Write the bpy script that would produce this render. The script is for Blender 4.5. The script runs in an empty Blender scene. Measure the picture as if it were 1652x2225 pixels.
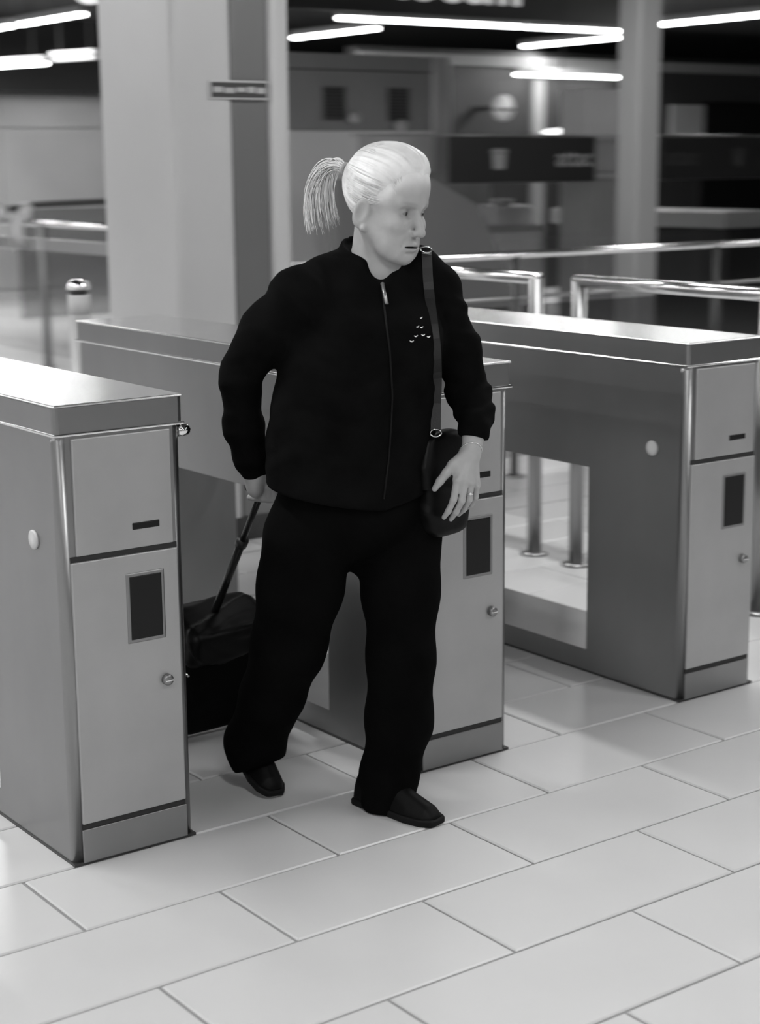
import bpy, bmesh, math, random
import numpy as np
from mathutils import Vector, Matrix

# ------------------------------------------------------------------ camera, world, exposure
scene = bpy.context.scene
COL = scene.collection
random.seed(7)
rng = np.random.default_rng(7)

YAW = -0.633387
PITCH = 0.202286
ROLL = -0.010005
cam_data = bpy.data.cameras.new('camera')
cam_data.sensor_fit = 'VERTICAL'
cam_data.sensor_height = 36.0
cam_data.lens = 3692.604 / 2225.0 * 36.0
cam_data.clip_end = 200
cam = bpy.data.objects.new('camera', cam_data)
COL.objects.link(cam)
fw = Vector((-math.sin(YAW) * math.cos(PITCH), math.cos(YAW) * math.cos(PITCH), -math.sin(PITCH)))
rt = Vector((math.cos(YAW), math.sin(YAW), 0))
up = rt.cross(fw)
r2 = math.cos(ROLL) * rt + math.sin(ROLL) * up
u2 = -math.sin(ROLL) * rt + math.cos(ROLL) * up
M = Matrix((r2, u2, -fw)).transposed().to_4x4()
M.translation = Vector((-1.41424, -3.25222, 1.52087))
cam.matrix_world = M
cam_data.dof.use_dof = True
cam_data.dof.focus_distance = 3.93
cam_data.dof.aperture_fstop = 4.0
cam_data.dof.aperture_ratio = 0.4
scene.camera = cam

world = bpy.data.worlds.new('world')
scene.world = world
world.use_nodes = True
world.node_tree.nodes['Background'].inputs[0].default_value = (0.5, 0.5, 0.5, 1)
world.node_tree.nodes['Background'].inputs[1].default_value = 0.25
vs = scene.view_settings
vs.view_transform = 'Standard'
vs.look = 'None'
vs.exposure = 0.35
vs.gamma = 1.0
vs.use_curve_mapping = False
scene.cycles.max_bounces = 7
scene.cycles.adaptive_threshold = 0.04
scene.cycles.diffuse_bounces = 3
scene.cycles.glossy_bounces = 3
LAMP_W = 26.0          # power of one 1.5 m fluorescent strip
TUBE_E = 9.0           # brightness of the tubes themselves

# ------------------------------------------------------------------ materials (all greys: the photograph is black and white)
MATS = {}
def mat(name, v, rough=0.5, metal=0.0, noise=0.0, nscale=8.0, stretch=(1, 1, 1), bump=0.0, bscale=200.0,
        emit=None, spec=0.5, coat=0.0, sheen=0.0, sub=0.0, aniso_noise=0.0):
    if name in MATS:
        return MATS[name]
    m = bpy.data.materials.new(name)
    m.use_nodes = True
    nt = m.node_tree
    b = nt.nodes['Principled BSDF']
    b.inputs['Base Color'].default_value = (v, v, v, 1)
    b.inputs['Roughness'].default_value = rough
    b.inputs['Metallic'].default_value = metal
    b.inputs['Specular IOR Level'].default_value = spec
    b.inputs['Coat Weight'].default_value = coat
    b.inputs['Sheen Weight'].default_value = sheen
    if sub:
        b.inputs['Subsurface Weight'].default_value = sub
        b.inputs['Subsurface Radius'].default_value = (0.01, 0.008, 0.006)
        b.inputs['Subsurface Scale'].default_value = 0.6
    tc = mp = None
    if noise or bump or aniso_noise:
        tc = nt.nodes.new('ShaderNodeTexCoord')
        mp = nt.nodes.new('ShaderNodeMapping')
        mp.inputs['Scale'].default_value = stretch
        nt.links.new(tc.outputs['Object'], mp.inputs['Vector'])
    if noise:
        n = nt.nodes.new('ShaderNodeTexNoise')
        n.inputs['Scale'].default_value = nscale
        n.inputs['Detail'].default_value = 5
        r = nt.nodes.new('ShaderNodeMapRange')
        r.inputs['From Min'].default_value = 0.3
        r.inputs['From Max'].default_value = 0.7
        r.inputs['To Min'].default_value = v * (1 - noise)
        r.inputs['To Max'].default_value = v * (1 + noise)
        nt.links.new(mp.outputs[0], n.inputs['Vector'])
        nt.links.new(n.outputs['Fac'], r.inputs['Value'])
        nt.links.new(r.outputs[0], b.inputs['Base Color'])
    if aniso_noise:
        n = nt.nodes.new('ShaderNodeTexNoise')
        n.inputs['Scale'].default_value = nscale
        n.inputs['Detail'].default_value = 3
        r = nt.nodes.new('ShaderNodeMapRange')
        r.inputs['To Min'].default_value = rough - aniso_noise
        r.inputs['To Max'].default_value = rough + aniso_noise
        nt.links.new(mp.outputs[0], n.inputs['Vector'])
        nt.links.new(n.outputs['Fac'], r.inputs['Value'])
        nt.links.new(r.outputs[0], b.inputs['Roughness'])
    if bump:
        n2 = nt.nodes.new('ShaderNodeTexNoise')
        n2.inputs['Scale'].default_value = bscale
        n2.inputs['Detail'].default_value = 3
        nt.links.new(mp.outputs[0], n2.inputs['Vector'])
        bp = nt.nodes.new('ShaderNodeBump')
        bp.inputs['Strength'].default_value = bump
        bp.inputs['Distance'].default_value = 0.002
        nt.links.new(n2.outputs['Fac'], bp.inputs['Height'])
        nt.links.new(bp.outputs[0], b.inputs['Normal'])
    if emit:
        b.inputs['Emission Color'].default_value = (1, 1, 1, 1)
        b.inputs['Emission Strength'].default_value = emit
    MATS[name] = m
    return m

def glass_mat(name, tint=0.85, refl=0.10, rough=0.03):
    m = bpy.data.materials.new(name)
    m.use_nodes = True
    nt = m.node_tree
    nt.nodes.remove(nt.nodes['Principled BSDF'])
    out = nt.nodes['Material Output']
    t = nt.nodes.new('ShaderNodeBsdfTransparent')
    t.inputs[0].default_value = (tint, tint, tint, 1)
    g = nt.nodes.new('ShaderNodeBsdfGlossy')
    g.inputs['Roughness'].default_value = rough
    g.inputs[0].default_value = (0.9, 0.9, 0.9, 1)
    mx = nt.nodes.new('ShaderNodeMixShader')
    mx.inputs[0].default_value = refl
    nt.links.new(t.outputs[0], mx.inputs[1])
    nt.links.new(g.outputs[0], mx.inputs[2])
    nt.links.new(mx.outputs[0], out.inputs['Surface'])
    MATS[name] = m
    return m

STEEL = mat('brushed_steel', 0.31, 0.36, 1.0, noise=0.05, nscale=5, stretch=(1, 1, 0.6))
STEEL_PANEL = mat('satin_steel_panel', 0.45, 0.45, 0.6, noise=0.05, nscale=6)
STEEL_TOP = mat('polished_steel_top', 0.60, 0.24, 1.0, noise=0.04, nscale=10)
CHROME = mat('chrome', 0.85, 0.08, 1.0)
RAIL = mat('satin_rail', 0.85, 0.2, 1.0)
DARKGAP = mat('dark_gap', 0.02, 0.7)
DISPLAY = mat('black_display', 0.006, 0.25, spec=0.3)
FLOOR_TILE = mat('floor_tile_stone', 0.62, 0.30, noise=0.06, nscale=1.3, bump=0.04, bscale=60, aniso_noise=0.06)
GROUT = mat('floor_grout', 0.30, 0.7)
PILLAR = mat('pillar_cladding', 0.55, 0.36, 0.2, noise=0.04, nscale=1.5)
PILLAR_DARK = mat('pillar_dark_reflection', 0.20, 0.35, 0.5)
CEIL = mat('ceiling_dark', 0.035, 0.7)
BULK = mat('bulkhead_black', 0.008, 0.6)
WALLG = mat('wall_grey', 0.42, 0.30, noise=0.12, nscale=0.8)
WALLN = mat('wall_pale', 0.45, 0.6, noise=0.04)
BOOTH = mat('booth_grey', 0.30, 0.4, 0.3, noise=0.06, nscale=2)
BOOTHL = mat('booth_corner', 0.42, 0.4, 0.3)
DARKM = mat('dark_metal', 0.05, 0.4, 0.3)
BLACKP = mat('black_plastic', 0.012, 0.45)
SIGNB = mat('sign_black', 0.013, 0.4)
WHITEP = mat('white_print', 0.55, 0.5)
GREYP = mat('grey_print', 0.30, 0.5)
GLASS = glass_mat('clear_glass', 0.90, 0.08)
GLASSD = glass_mat('smoked_glass', 0.65, 0.12)
PAPER = mat('white_paper', 0.65, 0.6)
TUBE = mat('lit_tube', 0.9, 0.5, emit=TUBE_E)
TUBE_DIM = mat('dim_tube', 0.5, 0.5, emit=0.15)
for m_ in (TUBE, TUBE_DIM):
    m_.cycles.emission_sampling = 'NONE'      # the strips' light is carried by their area lamps
LAMPBODY = mat('lamp_housing', 0.35, 0.5)

# ------------------------------------------------------------------ mesh helpers
def link(name, me, m=None, parent=None, smooth=False):
    if m is not None and len(me.materials) == 0:
        me.materials.append(m)
    if smooth:
        me.polygons.foreach_set('use_smooth', [True] * len(me.polygons))
    o = bpy.data.objects.new(name, me)
    COL.objects.link(o)
    if parent is not None:
        o.parent = parent
    return o

def bm_mesh(bm, name):
    bmesh.ops.recalc_face_normals(bm, faces=bm.faces)
    me = bpy.data.meshes.new(name)
    bm.to_mesh(me)
    bm.free()
    return me

def add_box(bm, x0, x1, y0, y1, z0, z1):
    vs_ = [bm.verts.new((x, y, z)) for x in (x0, x1) for y in (y0, y1) for z in (z0, z1)]
    for f in ((0, 1, 3, 2), (4, 6, 7, 5), (0, 4, 5, 1), (2, 3, 7, 6), (0, 2, 6, 4), (1, 5, 7, 3)):
        bm.faces.new([vs_[i] for i in f])
    return vs_

def box(name, b, m, parent=None, bev=0.0, seg=2, only=None):
    """b = x0,x1,y0,y1,z0,z1; only='z' bevels just the vertical edges"""
    bm = bmesh.new()
    add_box(bm, *b)
    if bev:
        es = list(bm.edges)
        if only == 'z':
            es = [e for e in es if abs((e.verts[0].co - e.verts[1].co).normalized().z) > 0.9]
        bmesh.ops.bevel(bm, geom=es, offset=bev, segments=seg, affect='EDGES', profile=0.5)
    return link(name, bm_mesh(bm, name), m, parent, smooth=False)

def tube_bm(bm, pts, r, n=10, closed=False, caps=True):
    pts = [Vector(p) for p in pts]
    rs = r if isinstance(r, (list, tuple)) else [r] * len(pts)
    rings = []
    prev = None
    for i, p in enumerate(pts):
        if closed:
            d = pts[(i + 1) % len(pts)] - pts[i - 1]
        else:
            d = pts[min(i + 1, len(pts) - 1)] - pts[max(i - 1, 0)]
        d.normalize()
        if prev is None:
            a = Vector((0, 0, 1)) if abs(d.z) < 0.9 else Vector((1, 0, 0))
            u = d.cross(a).normalized()
        else:
            u = (prev - d * prev.dot(d)).normalized()
        prev = u
        v = d.cross(u)
        rings.append([bm.verts.new(p + (u * math.cos(2 * math.pi * k / n) + v * math.sin(2 * math.pi * k / n)) * rs[i]) for k in range(n)])
    m = len(rings)
    for i in range(m if closed else m - 1):
        a, b = rings[i], rings[(i + 1) % m]
        for k in range(n):
            bm.faces.new((a[k], a[(k + 1) % n], b[(k + 1) % n], b[k]))
    if caps and not closed:
        bm.faces.new(rings[0][::-1])
        bm.faces.new(rings[-1])

def tube(name, pts, r, m, parent=None, n=12, closed=False):
    bm = bmesh.new()
    tube_bm(bm, pts, r, n, closed)
    return link(name, bm_mesh(bm, name), m, parent, smooth=True)

def lathe(name, prof, loc, m, parent=None, n=24, axis='z'):
    """prof = [(radius, height), ...]"""
    bm = bmesh.new()
    rings = []
    for r, h in prof:
        ring = []
        for k in range(n):
            a = 2 * math.pi * k / n
            c, s = r * math.cos(a), r * math.sin(a)
            co = {'z': (c, s, h), 'y': (c, h, s), 'x': (h, c, s)}[axis]
            ring.append(bm.verts.new(Vector(loc) + Vector(co)))
        rings.append(ring)
    for a, b in zip(rings, rings[1:]):
        for k in range(n):
            bm.faces.new((a[k], a[(k + 1) % n], b[(k + 1) % n], b[k]))
    bm.faces.new(rings[0][::-1])
    bm.faces.new(rings[-1])
    return link(name, bm_mesh(bm, name), m, parent, smooth=True)

def text(name, body, size, loc, rot, m, parent=None, extrude=0.003, align='CENTER', bold=0.0):
    cu = bpy.data.curves.new(name, 'FONT')
    cu.body = body
    cu.size = size
    cu.extrude = extrude
    cu.offset = bold
    cu.align_x = align
    cu.align_y = 'BOTTOM_BASELINE'
    o = bpy.data.objects.new(name, cu)
    COL.objects.link(o)
    bpy.context.view_layer.update()
    dg = bpy.context.evaluated_depsgraph_get()
    me = bpy.data.meshes.new_from_object(o.evaluated_get(dg))
    bpy.data.objects.remove(o)
    me.materials.clear()
    ob = link(name, me, m, parent)
    ob.location = loc
    ob.rotation_euler = rot
    return ob

def empty(name, loc=(0, 0, 0), rz=0.0):
    o = bpy.data.objects.new(name, None)
    o.empty_display_size = 0.1
    COL.objects.link(o)
    o.location = loc
    o.rotation_euler = (0, 0, rz)
    return o

def tag(o, label, cat, group=None):
    o['label'] = label
    o['category'] = cat
    if group:
        o['group'] = group
    return o

def struct(o):
    o['kind'] = 'structure'
    return o

# ------------------------------------------------------------------ room shell
XA, XB, YA, YB, ZC = -9.0, 30.0, -9.0, 26.0, 3.15
floor_m = bpy.data.materials.new('floor_far_tiles')
floor_m.use_nodes = True
nt = floor_m.node_tree
b = nt.nodes['Principled BSDF']
b.inputs['Roughness'].default_value = 0.3
tc = nt.nodes.new('ShaderNodeTexCoord')
mp = nt.nodes.new('ShaderNodeMapping')
mp.inputs['Location'].default_value = (0.0, 0.0, 0)
br = nt.nodes.new('ShaderNodeTexBrick')
br.inputs['Color1'].default_value = (0.60, 0.60, 0.60, 1)
br.inputs['Color2'].default_value = (0.64, 0.64, 0.64, 1)
br.inputs['Mortar'].default_value = (0.24, 0.24, 0.24, 1)
br.inputs['Scale'].default_value = 1.0
br.inputs['Mortar Size'].default_value = 0.004
br.inputs['Brick Width'].default_value = 0.63
br.inputs['Row Height'].default_value = 0.302
nt.links.new(tc.outputs['Object'], mp.inputs[0])
nt.links.new(mp.outputs[0], br.inputs['Vector'])
nt.links.new(br.outputs['Color'], b.inputs['Base Color'])

# tiled patch built as single tiles round the gates; outside it the floor material carries the joints
TL, TW, GAP = 0.63, 0.302, 0.008
ROWS = list(range(-8, 8))            # row r spans y from r*TW to (r+1)*TW
PX0, PX1 = -0.63 * 2, 0.63 * 7
PY0, PY1 = ROWS[0] * TW, (ROWS[-1] + 1) * TW
bm = bmesh.new()
def quad(bm, x0, x1, y0, y1, z):
    bm.faces.new([bm.verts.new(c) for c in ((x0, y0, z), (x1, y0, z), (x1, y1, z), (x0, y1, z))])
for q in ((XA, PX0, YA, YB), (PX1, XB, YA, YB), (PX0, PX1, YA, PY0), (PX0, PX1, PY1, YB)):
    quad(bm, *q, 0.0)
quad(bm, PX0, PX1, PY0, PY1, -0.006)
for (xa, ya, xb, yb) in ((PX0, PY0, PX1, PY0), (PX1, PY0, PX1, PY1), (PX1, PY1, PX0, PY1), (PX0, PY1, PX0, PY0)):
    bm.faces.new([bm.verts.new(c) for c in ((xa, ya, -0.006), (xb, yb, -0.006), (xb, yb, 0), (xa, ya, 0))])
me = bpy.data.meshes.new('floor')
bm.to_mesh(me)
bm.free()
me.materials.append(floor_m)
me.materials.append(GROUT)
for i, pl in enumerate(me.polygons):
    pl.material_index = 1 if i >= 4 else 0
floor = struct(link('floor', me))
tile_meshes = {}
def tile_mesh(w):
    key = round(w, 3)
    if key not in tile_meshes:
        bm = bmesh.new()
        add_box(bm, 0, w, 0, TW - GAP, -0.0055, 0.0)
        es = [e for e in bm.edges if all(v.co.z > -0.001 for v in e.verts)]
        bmesh.ops.bevel(bm, geom=es, offset=0.003, segments=1, affect='EDGES')
        me = bm_mesh(bm, 'floor_tile')
        me.materials.append(FLOOR_TILE)
        tile_meshes[key] = me
    return tile_meshes[key]
for r in ROWS:
    half = (r % 2 == 0)              # the row just in front of the gates (r = -1) has joints at whole tiles
    x = PX0 - (TL / 2 if half else 0)
    while x < PX1 - 0.01:
        a, c = max(x, PX0), min(x + TL, PX1)
        if c - a > 0.05:
            o = link('floor_tile', tile_mesh(c - a - GAP), parent=floor)
            o.location = (a + GAP / 2, r * TW + GAP / 2, 0)
        x += TL

struct(box('ceiling', (XA, XB, YA, YB, ZC, ZC + 0.1), CEIL))
struct(box('wall_left', (XA - 0.1, XA, YA, YB, 0, ZC), WALLN))
struct(box('wall_right', (XB, XB + 0.1, YA, YB, 0, ZC), WALLG))
wn = struct(box('wall_near', (XA, XB, YA - 0.1, YA, 0, ZC), WALLN))
box('added_dark_sheet', (6.5, XB, YA, YA + 0.02, 0, ZC), DARKM, wn)  # unseen dark sheet, added to darken what the right-hand gates reflect
struct(box('wall_far', (XA, XB, YB, YB + 0.1, 0, ZC), WALLG))

# panelled wall on the left of the hall, standing in front of the far wall
wl = struct(box('wall_end', (2.0, 9.6, 15.6, 15.8, 0, ZC), WALLN))
for (x0, x1) in ((2.0, 4.5), (4.5, 7.0), (7.0, 9.6)):
    box('wall_panel', (x0 + 0.006, x1 - 0.006, 15.57, 15.6, 0.12, 1.96), WALLG, wl)
    box('wall_panel', (x0 + 0.006, x1 - 0.006, 15.57, 15.6, 1.975, 2.34), WALLG, wl)
struct(box('trim_1', (2.0, 9.6, 15.0, 15.6, 2.36, ZC), BULK))
struct(box('trim_2', (9.62, 30, 19.2, 19.6, 2.55, ZC), BULK))

# ------------------------------------------------------------------ fluorescent ceiling strips
def ceiling_light(a, b_, z, label, group=None, lit=True, area=True, w=0.09, power=1.0):
    a, b_ = Vector((a[0], a[1], 0)), Vector((b_[0], b_[1], 0))
    L = (b_ - a).length
    o = empty('ceiling_light', ((a.x + b_.x) / 2, (a.y + b_.y) / 2, z), math.atan2(b_.y - a.y, b_.x - a.x))
    tag(o, label, 'ceiling light', group)
    box('housing', (-L / 2, L / 2, -w / 2, w / 2, 0.035, 0.10), LAMPBODY, o, 0.008)
    box('diffuser', (-L / 2 + 0.02, L / 2 - 0.02, -w / 2 + 0.012, w / 2 - 0.012, 0.0, 0.034), TUBE if lit else TUBE_DIM, o, 0.006)
    for s in (-1, 1):
        tube('hanger', [(s * L * 0.35, 0, 0.10), (s * L * 0.35, 0, ZC - z)], 0.006, DARKM, o, n=6)
    if area and lit:
        ld = bpy.data.lights.new('strip_light', 'AREA')
        ld.shape = 'RECTANGLE'
        ld.size, ld.size_y = L, w
        ld.energy = LAMP_W * power
        lo = bpy.data.objects.new('strip_light', ld)
        COL.objects.link(lo)
        lo.parent = o
        lo.location = (0, 0, -0.01)
    return o

ZL = 2.86
ceiling_light((5.95, 11.25), (5.95, 12.62), ZL, 'lit ceiling strip at top left, just left of the pillar')
ceiling_light((5.95, 12.78), (5.95, 14.2), ZL, 'lit ceiling strip cut off by the left edge of the picture')
ceiling_light((6.36, 11.83), (6.2, 12.42), 2.52, 'dim grey ceiling strip beside the pillar at upper left', lit=False)
ceiling_light((6.36, 12.92), (6.0, 14.2), 2.52, 'lower lit ceiling strip at the left edge of the picture')
ceiling_light((9.3, 11.3), (9.3, 12.86), ZL, 'lit ceiling strip slanting up to the right beside the pillar')
ceiling_light((8.2, 10.45), (10.47, 10.4), ZL, 'long lit ceiling strip over the vented booth')
ceiling_light((10.53, 10.42), (12.2, 10.36), ZL, 'long lit ceiling strip ending at the grey column on the right')
ceiling_light((12.48, 10.6), (12.5, 12.7), ZL, 'short lit ceiling strip slanting below the long one on the right')
ceiling_light((11.95, 12.2), (14.0, 12.2), 2.50, 'thin lit strip low under the shop fascia left of the column', power=0.25)
ceiling_light((11.55, 8.1), (11.55, 9.5), ZL, 'thin lit ceiling strip in the top right corner')
NTH = ('first', 'second', 'third', 'fourth', 'fifth', 'sixth', 'seventh', 'eighth')
ROWNAME = {-6.75: 'along the left wall', -3.6: 'left of all the gates', -0.45: 'beside the nearest gate', 2.75: 'over the right gate', 5.95: 'before the slim column', 9.15: 'over the kiosk screen'}
for xr in (-6.75, -3.6, -0.45, 2.75, 5.95, 9.15):
    for k in range(4 if xr > 8 else 5 if xr > 5 else 8):
        ya = -6.2 + k * 3.1
        if (xr > 8 and k < 2) or (xr > 5 and k < 1):
            continue
        if xr > 5 and k > 3:
            continue
        ceiling_light((xr, ya), (xr, ya + 1.5), ZL, f'{NTH[k]} ceiling strip from the near wall in the row {ROWNAME[xr]}', 'ceiling strips overhead')

# ------------------------------------------------------------------ ticket gates
GW, GL = 0.305, 1.80
OY0, OY1, OZ0, OZ1 = 0.385, 1.34, 0.07, 0.632
def gate_housing_mesh():
    bm = bmesh.new()
    out = [(0, 0), (GL, 0), (GL, 0.962), (0, 0.962)]
    inn = [(OY0, OZ0), (OY1, OZ0), (OY1, OZ1), (OY0, OZ1)]
    V = {}
    for s, x in enumerate((0, GW)):
        V[s, 'o'] = [bm.verts.new((x, y, z)) for y, z in out]
        V[s, 'i'] = [bm.verts.new((x, y, z)) for y, z in inn]
        for k in range(4):
            j = (k + 1) % 4
            bm.faces.new((V[s, 'o'][k], V[s, 'o'][j], V[s, 'i'][j], V[s, 'i'][k]))
    for k in range(4):
        j = (k + 1) % 4
        bm.faces.new((V[0, 'o'][k], V[1, 'o'][k], V[1, 'o'][j], V[0, 'o'][j]))
        bm.faces.new((V[0, 'i'][k], V[0, 'i'][j], V[1, 'i'][j], V[1, 'i'][k]))
    bmesh.ops.recalc_face_normals(bm, faces=bm.faces)
    es = []
    for e in bm.edges:
        a, c = e.verts[0].co, e.verts[1].co
        if abs(a.z - c.z) > 0.9 and (max(a.y, c.y) < 0.01 or min(a.y, c.y) > GL - 0.01):
            es.append(e)
    bmesh.ops.bevel(bm, geom=es, offset=0.022, segments=5, affect='EDGES', profile=0.5)
    me = bm_mesh(bm, 'housing')
    me.polygons.foreach_set('use_smooth', [abs(p.normal.x) > 0.02 and abs(p.normal.y) > 0.02 for p in me.polygons])
    return me

HOUSING = gate_housing_mesh()
HOUSING.materials.append(STEEL)

def ticket_gate(x0, label, knob=False):
    g = empty('ticket_gate', (x0, 0, 0))
    tag(g, label, 'ticket gate', 'ticket gates')
    link('housing', HOUSING, parent=g)
    # cap with a thin lip under it
    cap = box('top_cap', (-0.003, GW + 0.003, -0.004, GL + 0.004, 0.969, 1.024), STEEL, g, 0.012, 3, only='z')
    box('cap_lip', (-0.006, GW + 0.006, -0.007, GL + 0.007, 0.962, 0.969), CHROME, cap, 0.0025)
    box('top_plate', (-0.004, GW + 0.004, -0.005, GL + 0.005, 1.024, 1.030), STEEL_TOP, cap, 0.003)
    # front face, from the top: reader panel, service door, kick plate
    up_ = box('upper_panel', (0.036, GW - 0.030, -0.005, 0.004, 0.700, 0.956), STEEL_PANEL, g, 0.003)
    box('card_slot', (0.172, 0.240, -0.0062, 0.0, 0.741, 0.757), DISPLAY, up_, 0.002)
    door = box('service_door', (0.022, GW - 0.022, -0.006, 0.004, 0.094, 0.688), STEEL_PANEL, g, 0.003)
    fr = box('display_frame', (0.150, 0.246, -0.008, 0.0, 0.486, 0.646), STEEL, door, 0.003)
    box('display', (0.158, 0.238, -0.0092, 0.0, 0.494, 0.638), DISPLAY, fr, 0.002)
    lathe('door_lock', [(0.013, 0.0), (0.013, -0.010), (0.010, -0.013), (0.004, -0.013)], (0.243, -0.006, 0.389), STEEL, door, 16, 'y')
    box('key_bar', (0.233, 0.253, -0.022, -0.018, 0.387, 0.391), CHROME, door, 0.001)
    box('seam', (0.022, GW - 0.022, -0.0015, 0.004, 0.688, 0.700), DARKGAP, g)
    box('kick_plate', (0.020, GW - 0.020, -0.005, 0.004, 0.004, 0.082), STEEL, g, 0.002)
    box('seam', (0.022, GW - 0.022, -0.0015, 0.004, 0.082, 0.094), DARKGAP, g)
    # oval presence sensor on the passage side
    lathe('sensor_lens', [(0.0, 0.0005), (0.022, 0.0), (0.022, -0.004), (0.018, -0.006), (0.0, -0.006)], (0.0, 0.125, 0.722), WHITEP, g, 20, 'x')
    box('sole_strip', (-0.002, GW + 0.002, -0.003, GL + 0.003, 0.0, 0.006), DARKM, g)
    if knob:
        lathe('side_sensor', [(0.0, 0.030), (0.010, 0.030), (0.014, 0.024), (0.014, 0.0), (0.0, 0.0)], (GW, 0.02, 0.945), CHROME, g, 16, 'x')
    return g

ticket_gate(0.126, 'steel ticket gate at the left, nearest, cut by the left edge', knob=True)
ticket_gate(1.079, 'steel ticket gate standing behind the walking woman')
ticket_gate(2.028, 'steel ticket gate at the right with open view through its side')

# ------------------------------------------------------------------ clad pillar behind the gates
p = empty('pillar', (1.916, 2.6, 0))
tag(p, 'tall clad square pillar behind the left and middle gates', 'pillar')
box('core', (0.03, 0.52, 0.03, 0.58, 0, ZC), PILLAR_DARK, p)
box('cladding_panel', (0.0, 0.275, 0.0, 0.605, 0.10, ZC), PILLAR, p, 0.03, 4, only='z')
box('cladding_panel', (0.275, 0.445, 0.012, 0.60, 0.10, ZC), PILLAR_DARK, p, 0.01, 3, only='z')  # dark reflected streak, painted in as a recessed darker panel
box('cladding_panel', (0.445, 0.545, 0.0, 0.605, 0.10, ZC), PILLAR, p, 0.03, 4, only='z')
box('plinth', (0.004, 0.541, 0.004, 0.601, 0.0, 0.10), DARKM, p)
s = empty('notice_plate', (2.213, 2.6, 1.808))
tag(s, 'small dark notice plate with a pale band on the pillar', 'sign')
box('plate', (-0.135, 0.135, -0.008, 0.0, -0.036, 0.036), WHITEP, s, 0.003)
box('plate_face', (-0.128, 0.128, -0.0095, -0.006, -0.029, 0.029), mat('plate_dark', 0.045, 0.4), s)
bm = bmesh.new()
for (x0, x1, z0, z1) in ((-0.12, -0.075, -0.010, 0.012), (-0.068, -0.02, -0.012, 0.008), (-0.012, 0.03, -0.008, 0.010), (0.038, 0.072, -0.010, 0.013), (0.08, 0.12, -0.012, 0.010)):
    add_box(bm, x0, x1, -0.0105, -0.009, z0, z1)
link('lettering', bm_mesh(bm, 'lettering'), GREYP if False else mat('plate_print', 0.42, 0.5), s)

# ------------------------------------------------------------------ tubular barriers
def rail_post(par, x, y, h, r=0.028, m=STEEL):
    pst = lathe('post', [(r, 0.0), (r, h)], (x, y, 0), m, par, 16)
    lathe('base_plate', [(0.055, 0.0), (0.055, 0.008), (0.03, 0.014)], (x, y, 0), STEEL, pst, 20)
    return pst

def barrier_y(x, y0, y1, posts, label, cap_end=None, h=1.085, pane=True, lower=0.93):
    o = empty('barrier', (0, 0, 0))
    tag(o, label, 'barrier')
    tube('top_rail', [(x, y0, h), (x, y1, h)], 0.024, RAIL, o, 16)
    for y in posts:
        rail_post(o, x, y, h)
    ps = sorted(posts)
    for a, c in zip(ps, ps[1:]):
        if pane:
            box('glass_pane', (x - 0.005, x + 0.005, a + 0.05, c - 0.05, 0.14, lower), GLASS, o)
    return o

barrier_y(2.955, 0.50, 1.45, (0.52, 1.43), 'tubular barrier right of the right gate, ending at the picture edge')
barrier_y(2.955, 1.66, 2.90, (1.67, 2.88), 'tubular barrier with glass pane seen just right of the woman')

o = empty('barrier', (0, 0, 0))
tag(o, 'long barrier with thin top rail crossing behind the right gate', 'barrier')
tube('top_rail', [(2.6, 3.0, 1.085), (8.4, 3.0, 1.085)], 0.018, RAIL, o, 14)
tube('lower_rail', [(2.6, 3.0, 0.88), (8.4, 3.0, 0.88)], 0.010, STEEL, o, 10)
for i, x in enumerate((2.62, 4.0, 5.4, 6.8, 8.2)):
    rail_post(o, x, 3.0, 1.085, 0.018, DARKM)
for a, c in zip((2.62, 4.0, 5.4, 6.8), (4.0, 5.4, 6.8, 8.2)):
    box('glass_pane', (a + 0.04, c - 0.04, 2.995, 3.005, 0.1, 0.84), GLASSD, o)

o = empty('barrier', (0, 0, 0))
tag(o, 'far barrier with grey band at the left edge beyond the gates', 'barrier')
tube('top_rail', [(4.3, 6.4, 1.095), (4.3, 11.0, 1.095)], 0.024, RAIL, o, 14)
box('band_panel', (4.285, 4.315, 6.4, 11.0, 0.895, 0.985), mat('band_grey', 0.30, 0.4, 0.4), o, 0.004)
for y in (6.45, 7.45, 8.85, 10.25, 10.95):
    rail_post(o, 4.3, y, 1.095, 0.03, mat('post_grey', 0.22, 0.4, 0.5))
for a, c in ((6.45, 7.45), (7.45, 8.85), (8.85, 10.25)):
    box('glass_pane', (4.295, 4.305, a + 0.05, c - 0.05, 0.1, 0.88), GLASS, o)

# leaflets tucked over that rail
for k, (y, lab) in enumerate(((9.22, 'white folded leaflet hanging over the far rail at left'), (9.72, 'white folded leaflet on the far rail, cut by the left edge'))):
    bm = bmesh.new()
    prof = [(-0.045, 0.92), (-0.05, 1.0), (-0.035, 1.1), (-0.025, 1.128), (0.0, 1.135), (0.03, 1.125), (0.05, 1.19), (0.075, 1.23)]
    rows = []
    for (dx, z) in prof:
        rows.append([bm.verts.new((4.3 + dx + 0.01 * math.sin(5 * t + k), y - 0.11 + 0.22 * t + 0.3 * (z - 1.1), z + 0.015 * math.sin(7 * t + z * 9))) for t in (0, .33, .66, 1)])
    for a, c in zip(rows, rows[1:]):
        for j in range(3):
            bm.faces.new((a[j], a[j + 1], c[j + 1], c[j]))
    geo = bmesh.ops.solidify(bm, geom=list(bm.faces), thickness=0.002)
    tag(link('leaflet', bm_mesh(bm, 'leaflet'), PAPER, smooth=True), lab, 'leaflet')

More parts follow.
